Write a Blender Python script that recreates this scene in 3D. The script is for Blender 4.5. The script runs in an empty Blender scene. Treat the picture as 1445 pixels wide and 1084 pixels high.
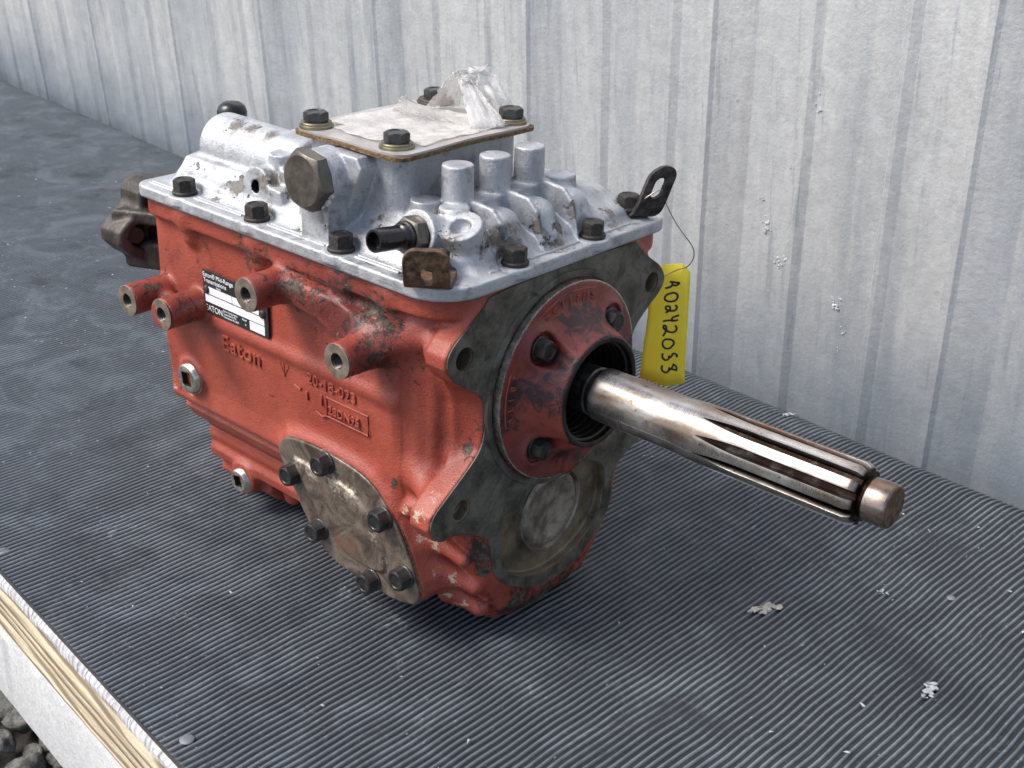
import bpy, bmesh, math, random
import numpy as np
from mathutils import Matrix, Vector, noise as mnoise

# ------------------------------------------------------------------ camera, light
sc = bpy.context.scene
COL = sc.collection
cam_d = bpy.data.cameras.new("camera")
cam = bpy.data.objects.new("camera", cam_d)
COL.objects.link(cam)
sc.camera = cam
RB = Matrix(((0.66134269, 0.75000374, 0.01096504),
             (0.3249081, -0.27326233, -0.90540733),
             (-0.67606256, 0.60234714, -0.42440233)))
camrot = RB.transposed() @ Matrix(((1, 0, 0), (0, -1, 0), (0, 0, -1)))
cam.matrix_world = Matrix.Translation((0.54027299, -0.53170036, 0.53006246)) @ camrot.to_4x4()
cam_d.sensor_fit = 'HORIZONTAL'
cam_d.sensor_width = 36.0
cam_d.lens = 36.0 * 1802.1236 / 1445.0
cam_d.clip_start = 0.02
cam_d.clip_end = 400
cam_d.dof.use_dof = True
cam_d.dof.focus_distance = 0.84
cam_d.dof.aperture_fstop = 30

SUN_EL, SUN_DIR = math.radians(50), Vector((-0.52, -0.85, 0)).normalized()
world = bpy.data.worlds.new("World")
sc.world = world
world.use_nodes = True
wn = world.node_tree.nodes
wl = world.node_tree.links
bg = wn["Background"]
sky = wn.new("ShaderNodeTexSky")
sky.sky_type = 'NISHITA'
sky.sun_disc = False
sky.sun_elevation = SUN_EL
sky.sun_rotation = math.atan2(SUN_DIR.x, SUN_DIR.y)
sky.air_density = 1.0
sky.dust_density = 3.0
sky.ozone_density = 1.6
wl.new(sky.outputs[0], bg.inputs[0])
bg.inputs[1].default_value = 0.13
sun_d = bpy.data.lights.new("sun", 'SUN')
sun_d.energy = 2.0
sun_d.angle = math.radians(24)
sun_d.color = (1.0, 0.965, 0.89)
sun = bpy.data.objects.new("sun", sun_d)
COL.objects.link(sun)
sv = (SUN_DIR * math.cos(SUN_EL) + Vector((0, 0, math.sin(SUN_EL))))
sun.rotation_euler = sv.to_track_quat('Z', 'Y').to_euler()
sc.view_settings.view_transform = 'Standard'
sc.view_settings.look = 'None'
sc.view_settings.exposure = 0.8
sc.view_settings.gamma = 1.0
sc.render.engine = 'CYCLES'

MM = 0.001
rnd = random.Random(7)
GEAR_M = Matrix(((0.99327307, -0.11521618, 0.01156918, 0),
                 (0.11507091, 0.99327832, 0.01252462, 0),
                 (-0.01293446, -0.01110909, 0.99985463, 0.178),
                 (0, 0, 0, 1)))

# ------------------------------------------------------------------ node helpers
class NT:
    def __init__(s, name):
        s.m = bpy.data.materials.new(name)
        s.m.use_nodes = True
        s.t = s.m.node_tree
        s.b = s.t.nodes["Principled BSDF"]
        s.tc = s.n("ShaderNodeTexCoord")
    def n(s, t, **k):
        x = s.t.nodes.new(t)
        for a, v in k.items():
            setattr(x, a, v)
        return x
    def l(s, a, b):
        s.t.links.new(a, b)
    def put(s, inp, v):
        if hasattr(v, "is_linked") or hasattr(v, "links"):
            s.l(v, inp)
        else:
            inp.default_value = v
    def coord(s, scale=(1, 1, 1), rot=(0, 0, 0), kind="Object"):
        m = s.n("ShaderNodeMapping")
        m.inputs["Scale"].default_value = scale
        m.inputs["Rotation"].default_value = rot
        s.l(s.tc.outputs[kind], m.inputs["Vector"])
        return m.outputs[0]
    def noise(s, scale, detail=3, rough=0.6, co=None, dist=0.0):
        x = s.n("ShaderNodeTexNoise")
        x.inputs["Scale"].default_value = scale
        x.inputs["Detail"].default_value = detail
        x.inputs["Roughness"].default_value = rough
        x.inputs["Distortion"].default_value = dist
        s.l(co if co is not None else s.tc.outputs["Object"], x.inputs["Vector"])
        return x.outputs["Fac"]
    def ramp(s, v, a, b, lo=0.0, hi=1.0):
        x = s.n("ShaderNodeMapRange")
        x.interpolation_type = 'SMOOTHSTEP'
        s.l(v, x.inputs["Value"])
        x.inputs["From Min"].default_value = a
        x.inputs["From Max"].default_value = b
        x.inputs["To Min"].default_value = lo
        x.inputs["To Max"].default_value = hi
        return x.outputs[0]
    def math(s, op, a, b=0.0, c=None):
        x = s.n("ShaderNodeMath", operation=op)
        s.put(x.inputs[0], a)
        s.put(x.inputs[1], b)
        if c is not None:
            s.put(x.inputs[2], c)
        return x.outputs[0]
    def mix(s, f, a, b):
        x = s.n("ShaderNodeMix", data_type='RGBA')
        s.put(x.inputs[0], f)
        s.put(x.inputs[6], a if not isinstance(a, tuple) else (*a, 1))
        s.put(x.inputs[7], b if not isinstance(b, tuple) else (*b, 1))
        return x.outputs[2]
    def attr(s, name):
        x = s.n("ShaderNodeAttribute", attribute_name=name)
        return x.outputs["Fac"]
    def bump(s, h, dist=0.0005, strength=1.0, prev=None):
        x = s.n("ShaderNodeBump")
        x.inputs["Distance"].default_value = dist
        x.inputs["Strength"].default_value = strength
        s.l(h, x.inputs["Height"])
        if prev is not None:
            s.l(prev, x.inputs["Normal"])
        s.l(x.outputs[0], s.b.inputs["Normal"])
        return x.outputs[0]
    def set(s, **k):
        for a, v in k.items():
            s.put(s.b.inputs[a.replace("_", " ")], v if not isinstance(v, tuple) else (*v, 1))
        return s

def simple(name, col, rough, metal=0.0, var=0.25, vs=60, bump=0.0, bs=300, **k):
    t = NT(name)
    f = t.noise(vs, 4)
    c2 = tuple(min(1, c * (1 + var)) for c in col)
    c1 = tuple(c * (1 - var) for c in col)
    t.set(Base_Color=t.mix(t.ramp(f, .3, .7), c1, c2), Metallic=metal)
    t.set(Roughness=t.ramp(t.noise(vs * 1.7, 3), .3, .7, max(0.02, rough - .08), rough + .1))
    if bump:
        t.bump(t.noise(bs, 3), bump)
    for a, v in k.items():
        t.set(**{a: v})
    return t.m

def mat_red():
    t = NT("red_paint")
    big = t.noise(14, 4)
    fine = t.noise(160, 4)
    base = t.mix(t.ramp(big, .3, .7), (0.295, 0.049, 0.027), (0.375, 0.076, 0.045))
    base = t.mix(t.ramp(t.noise(38, 8, .72), .52, .68, 0, .55), base, (0.20, 0.032, 0.018))
    # oily purple film, plus shade painted on the sheltered bosses, web and retainer
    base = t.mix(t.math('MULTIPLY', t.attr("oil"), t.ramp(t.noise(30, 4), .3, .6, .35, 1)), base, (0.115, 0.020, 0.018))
    smear = t.ramp(t.math('ADD', t.noise(75, 8, .7, dist=1.4), t.math('MULTIPLY', t.attr("smear"), .2)), .60, .74, 0, .92)
    base = t.mix(smear, base, (0.022, 0.012, 0.014))
    base = t.mix(t.ramp(t.noise(600, 3, .6), .6, .8, 0, .35), base, (0.15, 0.024, 0.016))
    n = t.noise(210, 10, .76, dist=.5)
    w = t.math('ADD', n, t.math('MULTIPLY', t.attr("wear"), .25))
    chip = t.ramp(w, .71, .735)
    grime = t.mix(t.ramp(t.noise(200, 5), .35, .65), (0.018, 0.015, 0.012), (0.11, 0.085, 0.06))
    base = t.mix(chip, base, grime)
    w2 = t.math('ADD', t.noise(170, 9, .75), t.math('MULTIPLY', t.attr("scuff"), .24))
    sc_ = t.ramp(w2, .69, .77)
    base = t.mix(sc_, base, t.mix(fine, (0.34, 0.27, 0.20), (0.62, 0.50, 0.36)))
    t.set(Base_Color=base)
    r = t.mix(chip, (.43, .43, .43), (.72, .72, .72))
    t.set(Roughness=t.math('ADD', r, t.ramp(t.noise(70, 3), .3, .7, -.07, .1)), Coat_Weight=0.12, Coat_Roughness=0.35)
    h = t.math('ADD', t.math('MULTIPLY', t.noise(850, 3, .6), .55), t.math('MULTIPLY', t.noise(180, 3), .5))
    h = t.math('ADD', h, t.math('MULTIPLY', chip, t.math('MULTIPLY', t.noise(300, 4), 1.6)))
    t.bump(h, .0011, .9)
    return t.m

def mat_alu():
    t = NT("cast_aluminium")
    base = t.mix(t.ramp(t.noise(45, 9, .75), .30, .68), (0.38, 0.39, 0.41), (0.55, 0.56, 0.58))
    base = t.mix(t.ramp(t.noise(420, 6, .75), .5, .72, 0, .65), base, (0.24, 0.25, 0.27))
    base = t.mix(t.ramp(t.noise(70, 6, .7), .54, .66, 0, .7), base, (0.25, 0.245, 0.235))
    n = t.noise(190, 9, .75)
    w = t.math('ADD', n, t.math('MULTIPLY', t.attr("wear"), .31))
    chip = t.ramp(w, .70, .72)
    base = t.mix(chip, base, (0.035, 0.028, 0.024))
    haze = t.ramp(t.math('ADD', t.noise(110, 9, .75), t.math('MULTIPLY', t.attr("wear"), .34)), .62, .76, 0, .75)
    base = t.mix(haze, base, (0.20, 0.18, 0.15))
    t.set(Base_Color=base, Metallic=t.math('SUBTRACT', .66, t.math('MULTIPLY', chip, .66)))
    t.set(Roughness=t.ramp(t.noise(90, 5), .3, .7, .46, .66))
    h = t.math('ADD', t.math('MULTIPLY', t.noise(800, 4, .65), .7), t.math('MULTIPLY', t.noise(160, 3), .5))
    h = t.math('ADD', h, t.math('MULTIPLY', chip, .35))
    t.bump(h, .0009, .8)
    return t.m

def mat_face():
    t = NT("machined_iron")
    base = t.mix(t.ramp(t.noise(42, 8, .7, dist=.5), .32, .68), (0.046, 0.041, 0.030), (0.165, 0.150, 0.115))
    base = t.mix(t.ramp(t.noise(55, 6, .7, dist=.6), .52, .70, 0, .85), base, (0.028, 0.028, 0.027))
    base = t.mix(t.ramp(t.noise(40, 5), .64, .75, 0, .55), base, (0.19, 0.15, 0.09))
    base = t.mix(t.ramp(t.noise(330, 6, .75), .5, .72, 0, .6), base, (0.03, 0.028, 0.024))
    t.set(Base_Color=base, Metallic=.1, Specular_IOR_Level=.3, Roughness=t.ramp(t.noise(50, 4), .3, .7, .42, .66))
    t.bump(t.noise(350, 3), .0002)
    return t.m

def mat_pocket():
    t = NT("stained_iron")
    base = t.mix(t.ramp(t.noise(30, 5), .3, .7), (0.085, 0.062, 0.038), (0.26, 0.205, 0.135))
    base = t.mix(t.ramp(t.noise(40, 7, .7), .52, .70, 0, .8), base, (0.20, 0.10, 0.045))
    base = t.mix(t.ramp(t.noise(90, 7, .7), .56, .70, 0, .8), base, (0.04, 0.033, 0.027))
    t.set(Base_Color=base, Metallic=.3, Roughness=.5)
    t.bump(t.noise(260, 4), .0005)
    return t.m

def mat_steel():
    t = NT("ground_steel")
    co = t.coord((1, 1, 1))
    base = t.mix(t.ramp(t.noise(28, 6, .6), .35, .7), (0.47, 0.46, 0.45), (0.31, 0.29, 0.27))
    base = t.mix(t.ramp(t.noise(14, 6, .65, co=t.coord((1, 3, 3))), .50, .66, 0, .85), base, (0.17, 0.125, 0.09))
    base = t.mix(t.ramp(t.noise(230, 6, .7), .60, .68, 0, .75), base, (0.05, 0.035, 0.025))
    base = t.mix(t.math('MULTIPLY', t.attr("rust"), t.ramp(t.noise(60, 5), .35, .6, .3, 1)), base, (0.16, 0.062, 0.028))
    base = t.mix(t.math('MULTIPLY', t.attr("oil"), t.ramp(t.noise(70, 6), .3, .5, .82, 1)), base, (0.020, 0.011, 0.008))
    t.set(Base_Color=base, Metallic=.95)
    rr = t.ramp(t.noise(500, 2, .5, co=t.coord((8, .6, .6))), .3, .7, .21, .36)
    rr = t.math('ADD', rr, t.ramp(t.noise(40, 7, .7), .45, .7, 0, .25))
    rr = t.math('ADD', rr, t.math('MULTIPLY', t.attr('oil'), .12))
    t.set(Roughness=rr)
    t.bump(t.noise(900, 3, .6, co=t.coord((6, .5, .5))), .00005, .5)
    return t.m

def mat_rustplate():
    t = NT("oiled_steel_plate")
    base = t.mix(t.ramp(t.noise(48, 9, .72, dist=.9), .32, .66), (0.050, 0.036, 0.027), (0.235, 0.185, 0.145))
    base = t.mix(t.ramp(t.noise(20, 6, .6), .56, .72, 0, .7), base, (0.20, 0.10, 0.055))
    base = t.mix(t.ramp(t.noise(180, 5, .7), .62, .72, 0, .8), base, (0.03, 0.024, 0.02))
    sc_ = t.ramp(t.math('ADD', t.noise(380, 9, .8), t.math('MULTIPLY', t.attr("scuff"), .26)), .66, .84)
    base = t.mix(sc_, base, (0.48, 0.42, 0.33))
    base = t.mix(t.ramp(t.noise(420, 5, .75), .54, .7, 0, .6), base, (0.03, 0.024, 0.02))
    t.set(Base_Color=base, Metallic=.4, Roughness=t.ramp(t.noise(60, 4), .3, .7, .34, .58))
    t.bump(t.noise(120, 5, .7), .0005, .7)
    return t.m

def mat_mat():
    t = NT("ribbed_rubber")
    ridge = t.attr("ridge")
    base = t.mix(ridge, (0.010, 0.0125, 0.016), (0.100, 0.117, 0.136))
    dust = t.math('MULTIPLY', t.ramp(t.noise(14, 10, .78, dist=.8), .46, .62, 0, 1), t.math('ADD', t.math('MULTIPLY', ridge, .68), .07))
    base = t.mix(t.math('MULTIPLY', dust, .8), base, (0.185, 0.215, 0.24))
    sm = t.ramp(t.noise(30, 10, .8, dist=1.6), .585, .69, 0, .8)
    base = t.mix(t.math('MULTIPLY', sm, t.math('ADD', t.math('MULTIPLY', ridge, .75), .25)), base, (0.32, 0.34, 0.38))
    dk = t.ramp(t.noise(11, 9, .75), .52, .66, 0, .55)
    base = t.mix(dk, base, (0.02, 0.022, 0.027))
    # crossing scratches
    v = t.n("ShaderNodeTexVoronoi", feature='DISTANCE_TO_EDGE')
    v.inputs["Scale"].default_value = 7
    wob = t.n("ShaderNodeVectorMath", operation='ADD')
    nn = t.n("ShaderNodeTexNoise")
    nn.inputs["Scale"].default_value = 6
    t.l(t.tc.outputs["Object"], nn.inputs["Vector"])
    t.l(t.tc.outputs["Object"], wob.inputs[0])
    t.l(nn.outputs["Color"], wob.inputs[1])
    t.l(wob.outputs[0], v.inputs["Vector"])
    scr = t.math('MULTIPLY', t.ramp(v.outputs["Distance"], .009, .0, 0, .8), t.ramp(t.noise(13, 4), .5, .62))
    base = t.mix(t.math('MULTIPLY', scr, t.math('ADD', t.math('MULTIPLY', ridge, .7), .2)), base, (0.2, 0.21, 0.25))
    spk = t.ramp(t.noise(700, 2, .5), .73, .77, 0, .8)
    base = t.mix(spk, base, (0.42, 0.44, 0.47))
    t.set(Base_Color=base, Roughness=t.ramp(t.noise(30, 5), .3, .7, .48, .7))
    t.bump(t.math('ADD', t.noise(900, 3), t.math('MULTIPLY', t.noise(200, 4), .8)), .0005, .8)
    return t.m

def mat_wall():
    t = NT("zinc_sheet")
    st = t.coord((26, 26, 1.1))
    st2 = t.coord((90, 90, 3.0))
    a = t.noise(1.0, 5, .6, co=st)
    b = t.noise(1.0, 4, .6, co=st2)
    c = t.noise(130, 4, .6)
    base = t.mix(t.ramp(a, .3, .72), (0.40, 0.425, 0.445), (0.60, 0.61, 0.61))
    base = t.mix(t.ramp(t.noise(1.0, 2, .5, co=t.coord((7, 7, .5))), .42, .62, 0, .55), base, (0.66, 0.665, 0.655))
    base = t.mix(t.ramp(b, .52, .75, 0, .6), base, (0.68, 0.665, 0.64))
    base = t.mix(t.ramp(b, .44, .30, 0, .6), base, (0.31, 0.335, 0.355))
    base = t.mix(t.ramp(c, .4, .75, 0, .35), base, (0.36, 0.38, 0.40))
    base = t.mix(t.ramp(t.noise(34, 9, .8), .64, .70, 0, .6), base, (0.26, 0.27, 0.275))
    base = t.mix(t.ramp(t.noise(420, 5, .8), .5, .72, 0, .5), base, (0.74, 0.74, 0.73))
    # bluish shade and mat reflection painted in, darkening the foot of the wall
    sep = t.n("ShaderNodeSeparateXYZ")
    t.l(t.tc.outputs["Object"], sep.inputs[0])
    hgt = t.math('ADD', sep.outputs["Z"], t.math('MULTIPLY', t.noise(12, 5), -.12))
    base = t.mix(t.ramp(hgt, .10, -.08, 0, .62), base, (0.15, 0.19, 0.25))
    t.set(Base_Color=base, Metallic=.38, Roughness=t.ramp(t.noise(60, 4), .3, .7, .42, .6))
    t.bump(t.math('ADD', t.math('MULTIPLY', a, .8), t.noise(240, 3)), .0008, .55)
    return t.m

def mat_wood(name, c1, c2, axis=0, worn=False):
    t = NT(name)
    s = [22, 22, 22]
    s = [95, 95, 95]
    s[axis] = 5
    co = t.coord(tuple(s))
    w = t.n("ShaderNodeTexWave", wave_type='RINGS', rings_direction='Y')
    w.inputs["Scale"].default_value = .55
    w.inputs["Distortion"].default_value = 11
    w.inputs["Detail"].default_value = 4
    w.inputs["Detail Scale"].default_value = .8
    t.l(co, w.inputs["Vector"])
    base = t.mix(t.ramp(w.outputs["Fac"], .05, .5), tuple(x * .45 for x in c1), c2)
    fib = t.noise(3.2, 8, .75, co=co)
    base = t.mix(t.ramp(fib, .35, .7, 0, .5), base, tuple(x * .55 for x in c1))
    if worn:
        base = t.mix(t.ramp(t.noise(90, 9, .8), .48, .6, 0, .7), base, (0.30, 0.255, 0.20))
        cr = t.ramp(t.noise(1.0, 5, .7, co=t.coord((260, 20, 35))), .56, .66, 0, .75)
        base = t.mix(.6, base, (0.52, 0.51, 0.52))
        base = t.mix(t.ramp(t.noise(60, 8, .75), .40, .56, 0, .9), base, (0.62, 0.63, 0.66))
        base = t.mix(cr, base, (0.10, 0.085, 0.075))
    base = t.mix(t.ramp(t.noise(420, 6, .8), .5, .7, 0, .5), base, tuple(x * .5 for x in c1))
    t.set(Base_Color=base, Roughness=.75)
    t.bump(t.math('ADD', w.outputs["Fac"], fib), .0018, .8)
    return t.m

M = {}
M['red'] = mat_red()
M['alu'] = mat_alu()
M['face'] = mat_face()
M['pocket'] = mat_pocket()
M['steel'] = mat_steel()
M['plate'] = mat_rustplate()
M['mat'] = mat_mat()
M['wall'] = mat_wall()
M['bolt'] = simple("black_oxide", (0.050, 0.048, 0.046), .36, .55, .45, 140, .0003, 400)
M['grime_bolt'] = simple("oily_bolt", (0.026, 0.022, 0.018), .55, .2, .5, 160, .0009, 320)
M['hex'] = simple("bronze_grey_steel", (0.115, 0.10, 0.085), .4, .5, .3, 90, .0003, 300)
M['washer'] = simple("brass_zinc", (0.20, 0.175, 0.115), .42, .7, .35, 120, .0002)
M['zinc'] = simple("bright_zinc", (0.50, 0.46, 0.40), .3, .9, .3, 160, .0002)
M['bossface'] = simple("bare_iron", (0.26, 0.21, 0.165), .42, .6, .35, 110, .0003)
M['black'] = simple("black_bore", (0.008, 0.008, 0.008), .5, .1, .2)
M['seal'] = simple("dark_bore_steel", (0.035, 0.03, 0.027), .35, .6, .4, 90)
M['plastic'] = simple("black_plastic", (0.010, 0.010, 0.011), .28, 0, .2)
M['cork'] = simple("cork_gasket", (0.14, 0.085, 0.04), .85, 0, .7, 420, .0012, 500)
M['sheet'] = simple("scuffed_sheet", (0.47, 0.44, 0.42), .42, .45, .15, 40, .0003, 200)
M['brown'] = simple("brown_iron", (0.062, 0.050, 0.043), .5, .35, .45, 60, .0007, 240)
M['rusty'] = simple("rusty_iron", (0.10, 0.058, 0.032), .62, .25, .65, 190, .0009, 300)
M['darkiron'] = simple("dark_lug_iron", (0.036, 0.030, 0.027), .55, .3, .8, 160, .0008, 260)
M['pblack'] = simple("plate_black", (0.035, 0.036, 0.038), .32, .3, .15)
M['pwhite'] = simple("plate_silver", (0.80, 0.80, 0.82), .4, .0, .05)
M['yellow'] = simple("yellow_paper", (1.0, 0.87, 0.10), .62, 0, .04, 30, .0002, 90)
_m = M['yellow'].node_tree
_tr = _m.nodes.new("ShaderNodeBsdfTranslucent")
_tr.inputs[0].default_value = (1.0, .88, .12, 1)
_mx = _m.nodes.new("ShaderNodeMixShader")
_mx.inputs[0].default_value = .42
_m.links.new(_m.nodes["Principled BSDF"].outputs[0], _mx.inputs[1])
_m.links.new(_tr.outputs[0], _mx.inputs[2])
_m.links.new(_mx.outputs[0], _m.nodes["Material Output"].inputs[0])
M['ink'] = simple("marker_ink", (0.018, 0.016, 0.018), .5, 0, .2)
M['wire'] = simple("steel_wire", (0.42, 0.39, 0.34), .4, .6, .2)
M['wood'] = mat_wood("edge_wood", (0.44, 0.34, 0.22), (0.62, 0.52, 0.37), 0)
M['woodgrey'] = mat_wood("weathered_wood", (0.44, 0.42, 0.41), (0.62, 0.61, 0.62), 2, True)
M['fascia'] = simple("whitewashed_board", (0.46, 0.465, 0.465), .7, 0, .10, 200, .0008, 400)
M['soil'] = simple("dark_soil", (0.035, 0.032, 0.028), .9, 0, .4, 30, .004, 60)
M['nail'] = simple("nail_head", (0.19, 0.195, 0.205), .5, .3, .15, 90)
M['chalk'] = simple("pale_flake", (0.42, 0.44, 0.46), .6, 0, .2, 300, .0006, 400)

def mat_stone(K, name):
    t = NT(name)
    oi = t.n("ShaderNodeObjectInfo")
    rndv = oi.outputs["Random"]
    base = t.mix(rndv, (0.52, 0.51, 0.48), (0.74, 0.73, 0.69))
    base = t.mix(t.ramp(t.noise(2.2 * K, 9, .75), .46, .66, 0, .7), base, (0.24, 0.225, 0.19))
    base = t.mix(t.ramp(t.noise(1.0 * K, 7), .55, .7, 0, .6), base, (0.20, 0.21, 0.09))
    t.set(Base_Color=base, Roughness=.7)
    base = t.mix(t.ramp(t.noise(9 * K, 6, .8), .5, .68, 0, .7), base, (0.12, 0.115, 0.10))
    t.set(Base_Color=base)
    t.bump(t.noise(3.0 * K, 9, .75), .006 if K > 5 else .25, 1.0)
    return t.m
M['stone'] = mat_stone(1, "river_stone")
M['gravel'] = mat_stone(35, "gravel_stone")

def mat_film():
    t = NT("clear_plastic_film")
    n = t.noise(60, 6, .7)
    t.set(Base_Color=(0.80, 0.77, 0.74), Roughness=.25, Alpha=t.ramp(n, .35, .7, .28, .62))
    t.set(Specular_IOR_Level=.8)
    t.bump(t.noise(130, 4, .6), .0007, .6)
    return t.m
M['film'] = mat_film()

# ------------------------------------------------------------------ object helpers
def tag(o, label=None, cat=None, group=None, kind=None):
    if label: o["label"] = label
    if cat: o["category"] = cat
    if group: o["group"] = group
    if kind: o["kind"] = kind
    return o

def empty(name, mat=Matrix.Identity(4)):
    o = bpy.data.objects.new(name, None)
    o.empty_display_size = .02
    COL.objects.link(o)
    o.matrix_world = mat
    return o

def mkobj(name, verts, faces, mats, parent=None, mat=None, smooth=True, sharp=None, scale=MM):
    me = bpy.data.meshes.new(name)
    v = np.asarray(verts, dtype=np.float64) * scale
    me.from_pydata([tuple(x) for x in v] if len(v) < 50000 else v.tolist(), [], faces if isinstance(faces, list) else faces.tolist())
    if not isinstance(mats, (list, tuple)):
        mats = [mats]
    for m in mats:
        me.materials.append(m)
    if smooth:
        me.shade_smooth()
        if sharp:
            me.set_sharp_from_angle(angle=math.radians(sharp))
    me.update()
    o = bpy.data.objects.new(name, me)
    COL.objects.link(o)
    if parent is not None:
        o.parent = parent
    if mat is not None:
        o.matrix_local = mat
    return o

def from_bm(name, bm, mats, parent=None, mat=None, sharp=35, scale=MM):
    me = bpy.data.meshes.new(name)
    bmesh.ops.scale(bm, vec=(scale,) * 3, verts=bm.verts)
    bmesh.ops.recalc_face_normals(bm, faces=bm.faces)
    bm.to_mesh(me)
    bm.free()
    if not isinstance(mats, (list, tuple)):
        mats = [mats]
    for m in mats:
        me.materials.append(m)
    me.shade_smooth()
    me.set_sharp_from_angle(angle=math.radians(sharp))
    o = bpy.data.objects.new(name, me)
    COL.objects.link(o)
    if parent is not None:
        o.parent = parent
    if mat is not None:
        o.matrix_local = mat
    return o

def frame(origin, z, x=None):
    """matrix (metres) with local z along z, origin in mm"""
    z = Vector(z).normalized()
    if x is None:
        x = Vector((1, 0, 0)) if abs(z.x) < .9 else Vector((0, 1, 0))
    x = Vector(x)
    x = (x - z * x.dot(z)).normalized()
    y = z.cross(x)
    m = Matrix((x, y, z)).transposed().to_4x4()
    m.translation = Vector(origin) * MM
    return m

def lathe(prof, n=64, z_axis=True, cap0=False, cap1=False, phase=0.0, rf=None):
    """prof: list of (r, z); returns verts, faces around z"""
    v, f = [], []
    for (r, z) in prof:
        for i in range(n):
            a = 2 * math.pi * i / n + phase
            rr = r if rf is None else rf(r, z, a)
            v.append((rr * math.cos(a), rr * math.sin(a), z))
    for j in range(len(prof) - 1):
        for i in range(n):
            k = (i + 1) % n
            f.append((j * n + i, j * n + k, (j + 1) * n + k, (j + 1) * n + i))
    if cap0:
        f.append(tuple(reversed(range(n))))
    if cap1:
        b = (len(prof) - 1) * n
        f.append(tuple(range(b, b + n)))
    return v, f

def hex_mesh(name, af, h, wr, wh, mats, dish=0.0, shank=0.0, n=48):
    """hex flange bolt head, z up from its seat"""
    v, f = [], []
    rings = []
    def ring(fn):
        s = len(v)
        for i in range(n):
            a = 2 * math.pi * i / n
            r, z = fn(a)
            v.append((r * math.cos(a), r * math.sin(a), z))
        rings.append(s)
    def rh(a):
        b = (a + math.pi / 6) % (math.pi / 3) - math.pi / 6
        return af / 2 / math.cos(b)
    if shank:
        ring(lambda a: (af * .28, -shank))
    ring(lambda a: (wr * .98, 0))
    ring(lambda a: (wr, wh * .25))
    ring(lambda a: (wr, wh * .7))
    ring(lambda a: (max(wr * .94, af / 2), wh))
    ring(lambda a: (rh(a) * 1.015, wh + .25))
    ring(lambda a: (rh(a), wh + .8))
    ring(lambda a: (rh(a), h - (rh(a) - .47 * af) * .62 - .2))
    ring(lambda a: (rh(a) * .985, h - (rh(a) - .47 * af) * .60))
    ring(lambda a: (.46 * af, h))
    if dish:
        ring(lambda a: (.36 * af, h))
        ring(lambda a: (.32 * af, h - dish))
    for j in range(len(rings) - 1):
        for i in range(n):
            k = (i + 1) % n
            f.append((rings[j] + i, rings[j] + k, rings[j + 1] + k, rings[j + 1] + i))
    f.append(tuple(range(rings[-1], rings[-1] + n)))
    me = bpy.data.meshes.new(name)
    me.from_pydata([(x * MM, y * MM, z * MM) for x, y, z in v], [], f)
    me.materials.append(mats)
    me.shade_smooth()
    me.set_sharp_from_angle(angle=math.radians(28))
    return me

def place(me, name, parent, mat):
    o = bpy.data.objects.new(name, me)
    COL.objects.link(o)
    o.parent = parent
    o.matrix_local = mat
    return o

def chaikin(p, it=2, closed=True):
    p = [tuple(q) for q in p]
    for _ in range(it):
        r = []
        n = len(p)
        rng = range(n) if closed else range(n - 1)
        if not closed: r.append(p[0])
        for i in rng:
            a, b = p[i], p[(i + 1) % n]
            r.append(tuple(.75 * x + .25 * y for x, y in zip(a, b)))
            r.append(tuple(.25 * x + .75 * y for x, y in zip(a, b)))
        if not closed: r.append(p[-1])
        p = r
    return p

def circ(cx, cy, r, n=32):
    return [(cx + r * math.cos(2 * math.pi * i / n), cy + r * math.sin(2 * math.pi * i / n)) for i in range(n)]

def rrect(x0, x1, y0, y1, r, n=6):
    """rounded rectangle; r may be 4 radii: (x0y0, x1y0, x1y1, x0y1)"""
    if not isinstance(r, (tuple, list)):
        r = (r,) * 4
    out = []
    cs = [(x0 + r[0], y0 + r[0], r[0], 180), (x1 - r[1], y0 + r[1], r[1], 270), (x1 - r[2], y1 - r[2], r[2], 0), (x0 + r[3], y1 - r[3], r[3], 90)]
    for cx, cy, rr, a0 in cs:
        for i in range(n + 1):
            a = math.radians(a0 + 90 * i / n)
            out.append((cx + rr * math.cos(a), cy + rr * math.sin(a)))
    return out

def sheet(name, outline, holes, t, bev, mats, parent=None, mat=None, sharp=30):
    """flat plate with holes: outline in local xy (mm), thickness t along +z from 0"""
    cu = bpy.data.curves.new(name, 'CURVE')
    cu.dimensions = '2D'
    cu.fill_mode = 'BOTH'
    for loop in [outline] + list(holes):
        sp = cu.splines.new('POLY')
        sp.points.add(len(loop) - 1)
        for i, q in enumerate(loop):
            sp.points[i].co = (q[0] * MM, q[1] * MM, 0, 1)
        sp.use_cyclic_u = True
    cu.extrude = max(1e-5, (t / 2 - bev) * MM)
    cu.bevel_depth = bev * MM
    cu.bevel_resolution = 2
    cu.offset = -bev * MM
    tmp = bpy.data.objects.new("tmp", cu)
    COL.objects.link(tmp)
    dg = bpy.context.evaluated_depsgraph_get()
    me = bpy.data.meshes.new_from_object(tmp.evaluated_get(dg))
    me.name = name
    bpy.data.objects.remove(tmp)
    bpy.data.curves.remove(cu)
    me.transform(Matrix.Translation((0, 0, t / 2 * MM)))
    me.materials.clear()
    for m in (mats if isinstance(mats, (list, tuple)) else [mats]):
        me.materials.append(m)
    me.shade_smooth()
    me.set_sharp_from_angle(angle=math.radians(sharp))
    o = bpy.data.objects.new(name, me)
    COL.objects.link(o)
    if parent is not None: o.parent = parent
    if mat is not None: o.matrix_local = mat
    return o

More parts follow.
